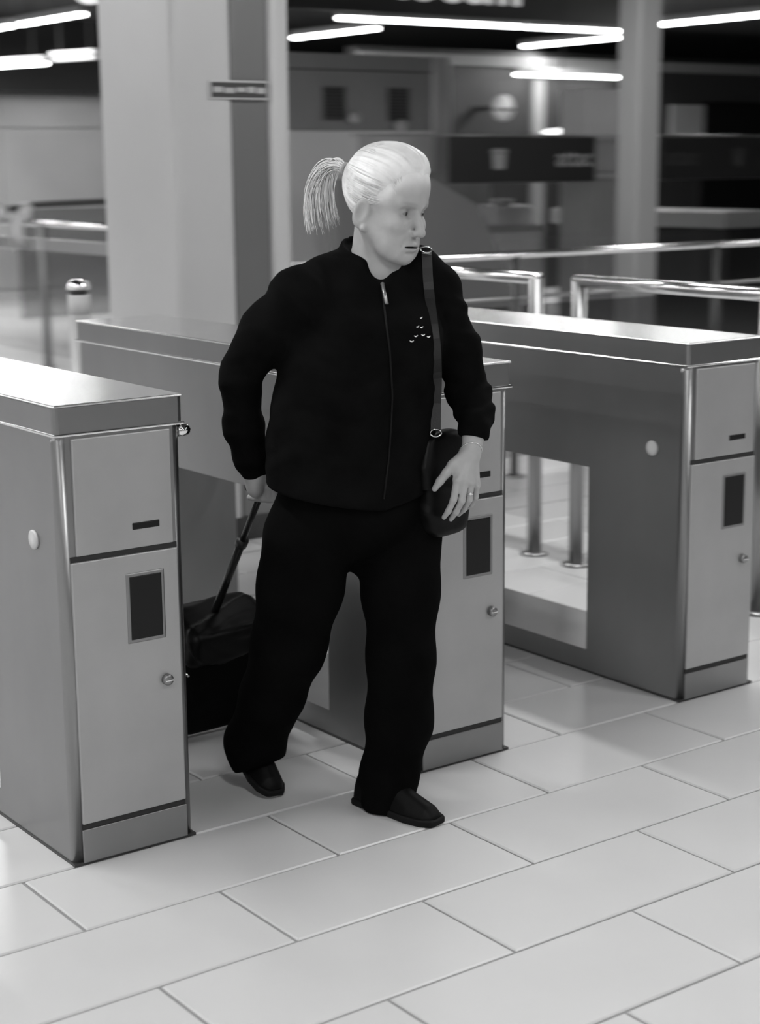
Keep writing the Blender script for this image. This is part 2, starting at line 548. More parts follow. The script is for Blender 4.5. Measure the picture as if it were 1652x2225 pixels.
# capped bollard between left gate and pillar
o = empty('bollard', (1.60, 2.83, 0))
tag(o, 'pale bollard with a shiny domed cap left of the pillar', 'bollard')
lathe('post', [(0.055, 0.0), (0.055, 0.03), (0.042, 0.04), (0.042, 0.99)], (0, 0, 0), mat('bollard_grey', 0.55, 0.4, 0.3), o, 24)
lathe('band', [(0.0435, 0.955), (0.0435, 1.03)], (0, 0, 0), WHITEP, o, 24)
lathe('neck', [(0.034, 1.03), (0.034, 1.05)], (0, 0, 0), DARKM, o, 24)
lathe('cap', [(0.046, 1.05), (0.047, 1.062), (0.038, 1.082), (0.02, 1.09), (0.0, 1.092)], (0, 0, 0), CHROME, o, 24)

# ------------------------------------------------------------------ kiosk with dark name band, glass screen, column, booth
col = empty('column', (6.795, 5.0, 0))
tag(col, 'slim grey column rising in front of the kiosk at right', 'column')
box('shaft', (0, 0.205, 0, 0.205, 0, ZC), mat('column_grey', 0.26, 0.4, 0.2), col, 0.02, 3, only='z')
box('foot', (-0.01, 0.215, -0.01, 0.215, 0, 0.08), DARKM, col)

k = empty('kiosk_screen', (0, 7.0, 0))
tag(k, 'glass kiosk screen with dark name bands and a cup emblem', 'kiosk')
tube('top_rail', [(5.9, 0, 1.725), (13.0, 0, 1.725)], 0.009, STEEL, k, 8)
for a in range(6):
    x0 = 5.95 + a * 1.18
    box('glass_pane', (x0 + 0.006, x0 + 1.174, -0.006, 0.006, 0.12, 1.716), GLASS, k)
box('sill', (5.9, 13.0, -0.05, 0.05, 0.0, 0.12), DARKM, k)
for (x0, x1, cupx, tx, fade) in ((6.78, 8.29, 7.27, 8.06, 0), (9.05, 12.6, 9.98, 9.28, 1)):
    bnd = box('name_band', (x0, x1, -0.022, -0.008, 1.366, 1.712), SIGNB, k)
    pm = GREYP if not fade else mat('faint_print', 0.03, 0.5)
    box('band_edge', (x0, x1, -0.026, -0.008, 1.360, 1.366), STEEL, k)
    bm = bmesh.new()
    for (wa, wb, z0, z1) in ((0.058, 0.070, 1.468, 1.585), (0.082, 0.082, 1.590, 1.606), (0.07, 0.075, 1.608, 1.622)):
        vv = [bm.verts.new((cupx + sx * wv, yv, zv)) for (sx, wv, zv) in ((-1, wa, z0), (1, wa, z0), (1, wb, z1), (-1, wb, z1)) for yv in (-0.026, -0.021)]
        f = [vv[i] for i in (0, 2, 4, 6)]
        bk = [vv[i] for i in (1, 3, 5, 7)]
        bm.faces.new(f)
        bm.faces.new(bk[::-1])
        for i in range(4):
            bm.faces.new((f[i], f[(i + 1) % 4], bk[(i + 1) % 4], bk[i]))
    link('cup_emblem', bm_mesh(bm, 'cup_emblem'), pm, k)
    text('name_lettering', 'attac', 0.20, (tx, -0.0225, 1.487), (math.pi / 2, 0, 0), pm, k, extrude=0.003, bold=0.002)

# pale cabinet behind the glass next to the column, and the sloping stair parapet
o = empty('cabinet', (8.33, 7.10, 0))
tag(o, 'tall pale cabinet behind the kiosk glass beside the column', 'cabinet')
box('body', (0, 0.50, 0, 0.35, 0, 1.38), mat('cabinet_grey', 0.36, 0.5), o, 0.01)
box('ledge', (-0.01, 0.51, -0.02, 0.36, 1.38, 1.43), mat('ledge_pale', 0.5, 0.5), o, 0.005)
box('back_box', (0.0, 0.50, 0.02, 0.35, 1.43, 2.10), mat('backbox_grey', 0.5, 0.5), o, 0.01)

o = empty('counter', (10.0, 7.15, 0))
tag(o, 'grey serving counter behind the column at the right edge', 'counter')
box('front', (0.06, 0.6, 0.0, 2.2, 0.0, 0.93), BLACKP, o)
box('worktop', (0, 0.7, -0.02, 2.25, 0.93, 1.075), mat('counter_grey', 0.40, 0.35, 0.3), o, 0.01)

bm = bmesh.new()
prof = [(5.2, 0.0), (6.75, 0.0), (6.75, 0.62), (6.42, 1.22), (6.0, 1.42), (5.2, 1.42)]
for y in (6.2, 6.32):
    bm.faces.new([bm.verts.new((x, y, z)) for x, z in prof])
bm.verts.ensure_lookup_table()
for i in range(6):
    bm.faces.new([bm.verts[j] for j in (i, (i + 1) % 6, 6 + (i + 1) % 6, 6 + i)])
tag(link('stair_parapet', bm_mesh(bm, 'stair_parapet'), mat('parapet_dark', 0.12, 0.5)), 'dark sloping stair parapet beside the woman\'s face', 'parapet')

bo = empty('booth', (6.2, 9.0, 0))
tag(bo, 'grey metal booth with two louvred vents behind the woman', 'booth')
box('wall', (0, 2.0, 0.0, 1.8, 0, 2.30), BOOTH, bo)
box('roof_band', (0, 2.0, -0.015, 1.8, 2.312, 2.44), BOOTH, bo)
box('seam', (0, 2.0, 0.0, 1.8, 2.30, 2.312), DARKM, bo)
box('corner_post', (2.0, 2.22, -0.02, 1.8, 0, 2.44), BOOTHL, bo, 0.03, 3, only='z')
box('lower_cladding', (0, 2.0, -0.02, 0.0, 0.1, 1.80), mat('booth_clad', 0.80, 0.3, 0.2), bo, 0.005)
for x0 in (0.80, 1.49):
    v = box('vent_frame', (x0, x0 + 0.26, -0.012, 0.0, 1.87, 2.18), BOOTH, bo, 0.003)
    box('vent_back', (x0 + 0.015, x0 + 0.245, -0.014, -0.010, 1.885, 2.165), DARKGAP, v)
    for j in range(10):
        bm = bmesh.new()
        add_box(bm, x0 + 0.018, x0 + 0.242, -0.006, 0.006, -0.007, 0.007)
        bmesh.ops.rotate(bm, verts=bm.verts, matrix=Matrix.Rotation(0.7, 3, 'X'), cent=(0, 0, 0))
        bmesh.ops.translate(bm, verts=bm.verts, vec=(0, -0.020, 1.90 + j * 0.0275))
        link('slat', bm_mesh(bm, 'slat'), mat('vent_slat', 0.10, 0.4), v)
for x0, z in ((1.12, 1.91), (1.62, 1.845)):
    lathe('wall_lamp', [(0.0, 0.0), (0.05, 0.0), (0.055, -0.03), (0.03, -0.06), (0.0, -0.065)], (x0, -0.02, z), WHITEP, bo, 16, 'y')

# hanging overhead sign, only the feet of its letters reach into the picture
sg = empty('overhead_sign', (0, 9.6, 0))
tag(sg, 'grey hanging sign whose white letters are cut by the top edge', 'sign')
box('panel', (6.6, 11.3, 0.0, 0.12, 2.86, ZC - 0.02), mat('overhead_grey', 0.07, 0.5), sg)
letters = 'loccm'
text('lettering', letters, 0.62, (9.02, -0.002, 3.0), (math.pi / 2, 0, 0), mat('overhead_white', 0.75, 0.5, emit=0.35), sg, extrude=0.01, bold=0.012)
sg2 = empty('globe_lamp', (5.17, 9.6, 0))
tag(sg2, 'round white lamp cut by the top edge at upper left', 'lamp')
lathe('globe', [(0.0, 2.80), (0.05, 2.808), (0.09, 2.83), (0.11, 2.87), (0.09, 2.91), (0.03, 2.94), (0.0, 2.94)], (0, 0, 0), mat('globe_white', 0.7, 0.4, emit=0.6), sg2, 24)
tube('stem', [(0, 0, 2.93), (0, 0, ZC)], 0.012, DARKM, sg2, 8)

# things in the depth of the hall at the right
o = empty('round_sign', (12.1, 12.0, 0))
tag(o, 'round pale sign with a dark bar on the dark shop front', 'sign')
lathe('disc', [(0.0, 0.0), (0.15, 0.0), (0.15, -0.03), (0.0, -0.03)], (-0.52, 0, 2.13), mat('round_pale', 0.32, 0.5), o, 28, 'y')
box('bar', (-0.66, -0.38, -0.036, -0.03, 2.10, 2.125), DARKM, o)
box('bracket', (-0.56, -0.48, 0.0, 0.4995, 2.10, 2.16), DARKM, o)
sh = empty('shop_front', (9.9, 12.5, 0))
tag(sh, 'dark shop front behind the kiosk with a grey fascia', 'shop')
box('wall', (0, 9.5, 0, 0.2, 0, 2.80), mat('shop_dark', 0.03, 0.5), sh)
box('fascia', (0, 9.5, -0.05, 0, 2.62, 2.74), mat('fascia_grey', 0.22, 0.5), sh)
box('mullion', (2.55, 2.72, -0.06, 0, 0, 2.48), mat('mullion_grey', 0.25, 0.5), sh)
box('door_panel', (3.75, 4.4, -0.04, 0, 0, 2.2), mat('shop_panel', 0.16, 0.5), sh)
box('light_panel', (4.9, 5.5, -0.05, 0, 1.6, 2.22), mat('shop_light_panel', 0.30, 0.5), sh)
box('dark_window', (5.52, 7.5, -0.03, 0, 0.6, 2.26), mat('shop_window', 0.006, 0.2), sh)
o = empty('pendant_lamp', (8.62, 7.75, 0))
tag(o, 'bright dish lamp just above the kiosk name band', 'lamp')
lathe('dish', [(0.0, 1.80), (0.12, 1.79), (0.17, 1.765), (0.14, 1.752), (0.0, 1.75)], (0, 0, 0), mat('dish_white', 0.8, 0.4, emit=1.6), o, 24)
tube('cord', [(0, 0, 1.795), (0, 0, ZC)], 0.006, DARKM, o, 6)
o = empty('coffee_machine', (8.0, 7.8, 0))
tag(o, 'pale coffee machine glimpsed under the kiosk name band', 'machine')
box('table', (-1.1, 0.3, -0.2, 0.5, 0.0, 0.95), mat('table_pale', 0.5, 0.5), o)
box('body', (-0.18, 0.22, -0.15, 0.3, 0.95, 1.17), mat('machine_grey', 0.55, 0.4), o, 0.03, 3)
lathe('bowl', [(0.0, 1.17), (0.07, 1.17), (0.10, 1.21), (0.09, 1.22), (0.0, 1.22)], (0.0, 0.0, 0), WHITEP, o, 20)
box('tray', (-0.8, 0.3, -0.18, -0.1, 0.95, 1.01), mat('tray_grey', 0.3, 0.4), o, 0.01)
box('back_panel', (-1.2, 0.3, 0.5, 0.54, 0.0, 1.45), mat('kiosk_back', 0.32, 0.5), o)
# dark escalator balustrade on the left
o = empty('escalator_rail', (0, 13.0, 0))
tag(o, 'dark escalator handrail in front of the left panelled wall', 'handrail')
tube('handrail', [(5.9, 0, 1.10), (6.15, 0, 1.145), (7.6, 0, 1.165), (9.0, 0, 1.17)], 0.035, BLACKP, o, 12)
box('balustrade', (6.0, 9.0, -0.02, 0.02, 0.0, 1.10), GLASSD, o)

# ------------------------------------------------------------------ implicit-surface modelling (for the person and soft goods)
def A3(p):
    return np.asarray(p, dtype=np.float64)

def smin(a, b, k):
    h = np.clip(0.5 + 0.5 * (b - a) / k, 0, 1)
    return b + (a - b) * h - k * h * (1 - h)

def smax(a, b, k):
    return -smin(-a, -b, k)

def s_cap(P, a, b, ra, rb):
    a, b = A3(a), A3(b)
    ab = b - a
    t = np.clip((P - a) @ ab / max(ab @ ab, 1e-12), 0, 1)
    return np.linalg.norm(P - a - t[:, None] * ab, axis=1) - (ra + (rb - ra) * t)

def s_chain(P, pts, k=0.01):
    """pts = [(pos, radius), ...]"""
    d = None
    for (a, ra), (b, rb) in zip(pts, pts[1:]):
        e = s_cap(P, a, b, ra, rb)
        d = e if d is None else smin(d, e, k)
    return d

def s_ell(P, c, r, R=None):
    q = P - A3(c)
    if R is not None:
        q = q @ R                   # columns of R are the ellipsoid's axes
    r = A3(r)
    k0 = np.linalg.norm(q / r, axis=1)
    k1 = np.linalg.norm(q / (r * r), axis=1)
    return k0 * (k0 - 1.0) / np.maximum(k1, 1e-9)

def s_sph(P, c, r):
    return np.linalg.norm(P - A3(c), axis=1) - r

def s_plane(P, c, n):
    n = A3(n)
    n = n / np.linalg.norm(n)
    return (P - A3(c)) @ n

def s_rbox(P, c, half, r, R=None):
    q = P - A3(c)
    if R is not None:
        q = q @ R
    q = np.abs(q) - (A3(half) - r)
    return np.linalg.norm(np.maximum(q, 0), axis=1) + np.minimum(q.max(axis=1), 0) - r

def sdf_mesh(name, fn, lo, hi, h, B=8, margin=1.4, smooth_it=1):
    """surface nets over sparse blocks; returns a mesh"""
    lo, hi = A3(lo), A3(hi)
    nb = np.ceil((hi - lo) / (h * B)).astype(int)
    bi = np.stack(np.meshgrid(*[np.arange(n) for n in nb], indexing='ij'), -1).reshape(-1, 3)
    cen = lo + (bi + 0.5) * B * h
    d = np.concatenate([fn(c) for c in np.array_split(cen, max(1, len(cen) // 200000))])
    act = bi[np.abs(d) < B * h * 0.87 * margin]
    n1 = B + 1
    off = np.stack(np.meshgrid(*[np.arange(n1)] * 3, indexing='ij'), -1).reshape(-1, 3)
    G = nb * B + 2
    def cid(c):
        c = c + 1
        return (c[..., 0] * (G[1] + 2) + c[..., 1]) * (G[2] + 2) + c[..., 2]
    vid, vpos, quads = [], [], []
    corners = np.array([(i, j, k) for i in (0, 1) for j in (0, 1) for k in (0, 1)])
    ce = [(a, b) for a in range(8) for b in range(a + 1, 8) if np.abs(corners[a] - corners[b]).sum() == 1]
    for ch in np.array_split(act, max(1, len(act) // 300)):
        P = lo + (ch[:, None, :] * B + off[None]) * h
        D = fn(P.reshape(-1, 3)).reshape(len(ch), n1, n1, n1)
        S = D < 0
        C = [S[:, i:i + B, j:j + B, k:k + B] for i, j, k in corners]
        cnt = sum(c.astype(np.int8) for c in C)
        w = np.argwhere((cnt > 0) & (cnt < 8))
        if len(w) == 0:
            continue
        dv = np.stack([D[w[:, 0], w[:, 1] + i, w[:, 2] + j, w[:, 3] + k] for i, j, k in corners], 1)
        acc = np.zeros((len(w), 3))
        num = np.zeros(len(w))
        for a, b in ce:
            va, vb = dv[:, a], dv[:, b]
            m = (va < 0) != (vb < 0)
            t = np.where(m, va / np.where(m, va - vb, 1), 0)
            acc += np.where(m[:, None], corners[a] + t[:, None] * (corners[b] - corners[a]), 0)
            num += m
        cell = ch[w[:, 0]] * B + w[:, 1:]
        vid.append(cid(cell))
        vpos.append(lo + (cell + acc / num[:, None]) * h)
        for ax in range(3):
            sl0 = [slice(None)] + [slice(0, B)] * 3
            sl1 = list(sl0)
            sl1[ax + 1] = slice(1, B + 1)
            s0, s1 = S[tuple(sl0)], S[tuple(sl1)]
            e = np.argwhere(s0 != s1)
            if len(e) == 0:
                continue
            base = ch[e[:, 0]] * B + e[:, 1:]
            u, v = (ax + 1) % 3, (ax + 2) % 3
            q = []
            for du, dv_ in ((0, 0), (1, 0), (1, 1), (0, 1)):
                c = base.copy()
                c[:, u] -= du
                c[:, v] -= dv_
                q.append(cid(c))
            q = np.stack(q, 1)
            flip = ~s0[tuple(e.T)]
            q[flip] = q[flip][:, ::-1]
            quads.append(q)
    vid = np.concatenate(vid)
    vpos = np.concatenate(vpos)
    quads = np.concatenate(quads)
    o = np.argsort(vid)
    vs_ = vid[o]
    ix = np.searchsorted(vs_, quads)
    ix = np.clip(ix, 0, len(vs_) - 1)
    ok = (vs_[ix] == quads).all(1)
    F = o[ix[ok]]
    for _ in range(smooth_it):
        acc = np.zeros_like(vpos)
        num = np.zeros(len(vpos))
        for a, b in ((0, 1), (1, 2), (2, 3), (3, 0)):
            for ax in range(3):
                acc[:, ax] += np.bincount(F[:, a], vpos[F[:, b], ax], len(vpos))
                acc[:, ax] += np.bincount(F[:, b], vpos[F[:, a], ax], len(vpos))
            num += np.bincount(F[:, a], minlength=len(vpos)) + np.bincount(F[:, b], minlength=len(vpos))
        vpos = np.where(num[:, None] > 0, vpos * 0.5 + 0.5 * acc / np.maximum(num, 1)[:, None], vpos)
    me = bpy.data.meshes.new(name)
    me.vertices.add(len(vpos))
    me.vertices.foreach_set('co', vpos.astype(np.float32).ravel())
    me.loops.add(len(F) * 4)
    me.loops.foreach_set('vertex_index', F.astype(np.int32).ravel())
    me.polygons.add(len(F))
    me.polygons.foreach_set('loop_start', np.arange(len(F), dtype=np.int32) * 4)
    me.polygons.foreach_set('use_smooth', np.ones(len(F), dtype=bool))
    me.update(calc_edges=True)
    me.validate()
    return me

def vnoise(x, seed=0):
    """smooth 1-D value noise"""
    i = np.floor(x).astype(int)
    f = x - i
    f = f * f * (3 - 2 * f)
    def hsh(n):
        v = np.sin((n + seed * 57) * 12.9898) * 43758.5453
        return v - np.floor(v)
    return hsh(i) * (1 - f) + hsh(i + 1) * f

def group_fn(fn, lo, hi, pad=0.06):
    """evaluate fn only near its box, a box distance elsewhere"""
    lo, hi = A3(lo), A3(hi)
    c, hf = (lo + hi) / 2, (hi - lo) / 2
    def g(P):
        q = np.abs(P - c) - hf
        bd = np.linalg.norm(np.maximum(q, 0), axis=1)
        out = bd + pad
        m = bd < pad
        if m.any():
            out[m] = fn(P[m])
        return out
    return g

# ------------------------------------------------------------------ the walking woman
# local frame of the person: x to her left-hand side of the picture's right, y away, z up (metres)
PO = Vector((0.80, -0.10, 0.0))
person = empty('person', PO, YAW)
tag(person, 'white-haired person in black tracksuit walking out between the gates, looking right', 'person')

TH = math.radians(34)
BF = A3((math.sin(TH), -math.cos(TH), 0))       # chest direction
BL = A3((math.cos(TH), math.sin(TH), 0))        # towards her left
HT = math.radians(52)
HF = A3((math.sin(HT), -math.cos(HT), 0))
HL = A3((math.cos(HT), math.sin(HT), 0))
HU = A3((0, 0, 1))
def rot(v, axis, a):
    return A3(Matrix.Rotation(a, 3, Vector(axis)) @ Vector(v))
_a = math.radians(4)                             # a slight nod
HF, HU = rot(HF, HL, _a), rot(HU, HL, _a)
_r = math.radians(4.5)                           # and a slight lean of the head
HL, HF, HU = [rot(v_, (0, 1, 0), _r) for v_ in (HL, HF, HU)]
HR = np.stack([HL, HF, HU], 1)
HC = A3((0.1085, -0.0300, 1.4720))                         # centre of the skull
def hp(l, f, u):
    return HC + HL * l + HF * f + HU * u

SKIN = bpy.data.materials.new('skin')
SKIN.use_nodes = True
nt = SKIN.node_tree
b = nt.nodes['Principled BSDF']
b.inputs['Roughness'].default_value = 0.5
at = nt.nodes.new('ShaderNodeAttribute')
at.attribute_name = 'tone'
n = nt.nodes.new('ShaderNodeTexNoise')
n.inputs['Scale'].default_value = 45
n.inputs['Detail'].default_value = 4
tc = nt.nodes.new('ShaderNodeTexCoord')
nt.links.new(tc.outputs['Object'], n.inputs['Vector'])
mr = nt.nodes.new('ShaderNodeMapRange')
mr.inputs['To Min'].default_value = 0.36
mr.inputs['To Max'].default_value = 0.46
nt.links.new(n.outputs['Fac'], mr.inputs['Value'])
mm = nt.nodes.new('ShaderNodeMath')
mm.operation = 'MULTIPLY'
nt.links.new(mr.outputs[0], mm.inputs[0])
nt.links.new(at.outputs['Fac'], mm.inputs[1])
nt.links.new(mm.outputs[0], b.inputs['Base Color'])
n2 = nt.nodes.new('ShaderNodeTexNoise')
n2.inputs['Scale'].default_value = 160
nt.links.new(tc.outputs['Object'], n2.inputs['Vector'])
bp = nt.nodes.new('ShaderNodeBump')
bp.inputs['Strength'].default_value = 0.15
bp.inputs['Distance'].default_value = 0.002
nt.links.new(n2.outputs['Fac'], bp.inputs['Height'])
nt.links.new(bp.outputs[0], b.inputs['Normal'])

JACKET = mat('black_knit', 0.0040, 0.9, sheen=0.0, bump=0.25, bscale=420, spec=0.04, noise=0.3, nscale=14)
TROUSER = mat('black_cloth', 0.0030, 0.9, bump=0.2, bscale=380, spec=0.03, noise=0.25, nscale=10)
SHOE = mat('black_leather', 0.0035, 0.5, bump=0.1, bscale=150, spec=0.12)
SOLE = mat('shoe_sole', 0.007, 0.6, spec=0.15)
HAIR = mat('white_hair', 0.84, 0.45, noise=0.08, nscale=30)
HAIRD = mat('white_hair_strands', 0.80, 0.42, noise=0.15, nscale=60)

# ---- head
def head_sdf(P):
    q = (P - HC) @ HR                            # l, f, u
    m = np.stack([np.abs(q[:, 0]), q[:, 1], q[:, 2]], 1)   # mirrored
    d = s_ell(q, (0, -0.008, -0.002), (0.073, 0.096, 0.085))
    d = smin(d, s_ell(q, (0, 0.030, -0.070), (0.059, 0.054, 0.082)), 0.03)
    d = smin(d, s_ell(q, (0, 0.050, 0.006), (0.054, 0.043, 0.056)), 0.025)          # forehead
    d = smin(d, s_cap(m, (0.058, -0.004, -0.085), (0.030, 0.052, -0.142), 0.016, 0.015), 0.03)   # jaw line
    d = smin(d, s_ell(q, (0, 0.062, -0.147), (0.024, 0.020, 0.019)), 0.02)          # chin
    d = smin(d, s_ell(m, (0.036, 0.058, -0.078), (0.022, 0.023, 0.019)), 0.02)      # cheek bones
    d = smin(d, s_ell(m, (0.034, 0.048, -0.122), (0.020, 0.022, 0.024)), 0.02)      # jowls
    d = smin(d, s_cap(m, (0.010, 0.083, -0.030), (0.042, 0.070, -0.030), 0.0095, 0.0075), 0.014)  # brow ridge
    d = smax(d, -s_ell(m, (0.031, 0.091, -0.051), (0.024, 0.024, 0.0165)), 0.008)    # sockets
    d = smin(d, s_sph(m, (0.030, 0.0650, -0.050), 0.0130), 0.003)                    # eyeball under lids
    d = smax(d, -s_cap(m, (0.0215, 0.080, -0.0515), (0.039, 0.0770, -0.0515), 0.0037, 0.0028), 0.002)   # eye slit
    d = smin(d, s_cap(m, (0.019, 0.080, -0.0655), (0.041, 0.073, -0.0635), 0.0035, 0.003), 0.007)  # bags under the eyes
    nose = s_cap(q, (0, 0.079, -0.040), (0, 0.103, -0.089), 0.0075, 0.0105)
    nose = smin(nose, s_ell(m, (0.0115, 0.091, -0.092), (0.0075, 0.010, 0.0075)), 0.006)
    nose = smax(nose, -s_sph(m, (0.0065, 0.097, -0.1015), 0.0042), 0.003)
    d = smin(d, nose, 0.010)
    d = smin(d, s_ell(q, (0, 0.068, -0.122), (0.030, 0.022, 0.020)), 0.015)          # muzzle
    d = smin(d, s_cap(m, (0.0, 0.0895, -0.1175), (0.021, 0.0765, -0.1225), 0.0042, 0.0022), 0.005)   # upper lip
    d = smin(d, s_cap(m, (0.0, 0.0880, -0.1285), (0.019, 0.0765, -0.1255), 0.0052, 0.0025), 0.005)   # lower lip
    d = smax(d, -s_ell(np.stack([q[:, 0], q[:, 1], q[:, 2] + 2.2 * q[:, 0] ** 2], 1), (0, 0.0690, -0.1228), (0.0275, 0.0290, 0.0024)), 0.0015)  # mouth line
    d = smax(d, -s_cap(m, (0.019, 0.0905, -0.094), (0.0335, 0.0770, -0.122), 0.0036, 0.0024), 0.006)  # smile folds
    d = smax(d, -s_cap(m, (0.0, 0.089, -0.1385), (0.014, 0.083, -0.138), 0.002, 0.0015), 0.008)
    # ears
    RE = A3(Matrix.Rotation(math.radians(-14), 3, 'X') @ Matrix.Rotation(math.radians(24), 3, 'Z'))
    ear = s_ell(m, (0.0765, -0.008, -0.062), (0.0075, 0.0195, 0.034), RE)
    ear = smax(ear, -s_ell(m, (0.0835, -0.004, -0.059), (0.0065, 0.0110, 0.021), RE), 0.004)
    ear = smin(ear, s_sph(m, (0.0745, 0.002, -0.094), 0.0080), 0.006)
    d = smin(d, ear, 0.005)
    return d

NB = A3((0.0675, 0.0200, 1.2611))                           # pit of the neck
def neck_sdf(P):
    d = s_cap(P, hp(0, -0.020, -0.075), NB + A3((0, 0, -0.03)), 0.050, 0.056)
    d = smin(d, s_cap(P, hp(0, 0.012, -0.128), NB + BF * 0.045 + A3((0, 0, 0.0)), 0.030, 0.034), 0.03)     # throat
    d = smin(d, s_cap(P, hp(-0.058, -0.010, -0.095), NB + BF * 0.055 - BL * 0.012, 0.010, 0.009), 0.014)   # neck cord
    return d

# ---- hands: her left one hangs by the bag, her right one grips the trolley handle
LH = dict(
    wrist=((0.2952, -0.0300, 0.9108), 0.0245),
    wrist2=((0.2895, -0.0400, 0.8807), 0.0225),
    index=[((0.2613, -0.0600, 0.8399), 0.0115), ((0.2578, -0.0670, 0.8169), 0.0102), ((0.2481, -0.0740, 0.7727), 0.0079), ((0.2371, -0.0620, 0.7448), 0.0071), ((0.2270, -0.0500, 0.7274), 0.0058)],
    middle=[((0.2717, -0.0600, 0.8419), 0.0115), ((0.2734, -0.0680, 0.8158), 0.0102), ((0.2671, -0.0700, 0.7696), 0.0078), ((0.2542, -0.0540, 0.7398), 0.0070), ((0.2433, -0.0380, 0.7204), 0.0058)],
    ring=[((0.2827, -0.0500, 0.8400), 0.0110), ((0.2875, -0.0580, 0.8096), 0.0098), ((0.2846, -0.0540, 0.7683), 0.0074), ((0.2731, -0.0340, 0.7419), 0.0066), ((0.2622, -0.0180, 0.7269), 0.0055)],
    pinky=[((0.2929, -0.0360, 0.8374), 0.0100), ((0.3011, -0.0400, 0.8007), 0.0088), ((0.3006, -0.0320, 0.7703), 0.0065), ((0.2921, -0.0140, 0.7496), 0.0058), ((0.2822, 0.0000, 0.7382), 0.0050)],
    thumb=[((0.2723, -0.0480, 0.8674), 0.0150), ((0.2479, -0.0580, 0.8503), 0.0125), ((0.2320, -0.0620, 0.8321), 0.0102), ((0.2184, -0.0620, 0.8142), 0.0092), ((0.2060, -0.0580, 0.7955), 0.0070)],
)
def lhand_sdf(P):
    d = s_chain(P, [LH['wrist'], LH['wrist2']], 0.01)
    palm = None
    w2 = A3(LH['wrist2'][0])
    for fn_ in ('index', 'middle', 'ring', 'pinky'):
        e = s_cap(P, w2 * 0.8 + 0.2 * A3(LH[fn_][1][0]), LH[fn_][1][0], 0.0150, LH[fn_][1][1] + 0.0010)
        palm = e if palm is None else smin(palm, e, 0.010)
    d = smin(d, palm, 0.014)
    f = None
    for fn_ in ('index', 'middle', 'ring', 'pinky'):
        e = s_chain(P, LH[fn_], 0.004)
        f = e if f is None else np.minimum(f, e)
    d = smin(d, f, 0.003)
    d = smin(d, s_chain(P, LH['thumb'], 0.005), 0.009)
    for fn_ in ('index', 'middle', 'ring', 'pinky'):
        a, c = A3(LH[fn_][1][0]), A3(LH[fn_][2][0])
        d = smin(d, s_sph(P, a + A3((0.0, -0.004, 0.002)), LH[fn_][1][1] * 0.86), 0.006)    # knuckles
        d = smin(d, s_cap(P, w2 + A3((0, -0.012, -0.012)), a + A3((0, -0.010, 0.004)), 0.0028, 0.0030), 0.006)  # tendons
    return d

GR = A3((-0.1972, 0.1150, 0.7666))                         # grip point on the trolley handle
RWR = A3((-0.2138, 0.0850, 0.8078))
def rhand_sdf(P):
    d = s_cap(P, RWR + A3((0.0, -0.01, 0.06)), RWR, 0.026, 0.024)
    d = smin(d, s_ell(P, GR * 0.55 + RWR * 0.45 + A3((-0.008, -0.012, 0.004)), (0.024, 0.032, 0.040)), 0.015)
    bx = A3((0.80, -0.60, 0))                     # handle bar direction
    for i in range(4):
        c = GR + bx * (-0.028 + 0.0185 * i)
        r = (0.0092, 0.0098, 0.0092, 0.008)[i]
        ring = [(c + A3((-0.010, -0.012, 0.024)), r + 0.001), (c + A3((0.012, -0.024, 0.006)), r), (c + A3((0.010, -0.018, -0.020)), r * 0.92), (c + A3((-0.010, 0.000, -0.024)), r * 0.85)]
        d = smin(d, s_chain(P, ring, 0.004), 0.004)
    d = smin(d, s_chain(P, [(RWR + A3((0.012, -0.012, -0.006)), 0.013), (GR + A3((0.020, -0.022, 0.022)), 0.011), (GR + A3((0.032, -0.020, 0.0)), 0.0085)], 0.004), 0.008)
    return d

# ---- joints
SHR, ELR = A3((-0.1032, -0.0850, 1.2245)), A3((-0.2305, -0.0200, 1.0547))
SHL, ELL = A3((0.2150, 0.0750, 1.2245)), A3((0.2906, 0.0600, 0.9914))
LWR = A3(LH['wrist'][0])
PEL = A3((0.0158, 0.0100, 0.7214))
HIPL, KNL, ANL = A3((0.1196, 0.0550, 0.6890)), A3((0.1270, -0.0300, 0.3881)), A3((0.0934, 0.0200, 0.0749))
HIPR, KNR, ANR = A3((-0.0816, -0.0450, 0.7123)), A3((-0.1372, 0.0150, 0.4114)), A3((-0.2292, 0.1650, 0.0845))

def torso_sdf(P):
    d = s_cap(P, NB, PEL, 0.075, 0.09)
    d = smin(d, s_cap(P, SHL, SHR, 0.045, 0.045), 0.05)
    for ch in ([(SHL, 0.04), (ELL, 0.034), (LWR, 0.0225)], [(SHR, 0.04), (ELR, 0.034), (RWR, 0.0225)],
               [(HIPL, 0.07), (KNL, 0.050), (ANL, 0.036)], [(HIPR, 0.07), (KNR, 0.050), (ANR, 0.036)]):
        d = smin(d, s_chain(P, ch, 0.02), 0.03)
    d = smin(d, s_chain(P, [(ANL, 0.032), ((0.1005, 0.0100, 0.0144), 0.026), ((0.1817, -0.0550, 0.0078), 0.020)], 0.02), 0.02)
    d = smin(d, s_chain(P, [(ANR, 0.032), ((-0.2396, 0.1700, 0.0490), 0.026), ((-0.1930, 0.1050, 0.0080), 0.018)], 0.02), 0.02)
    return d

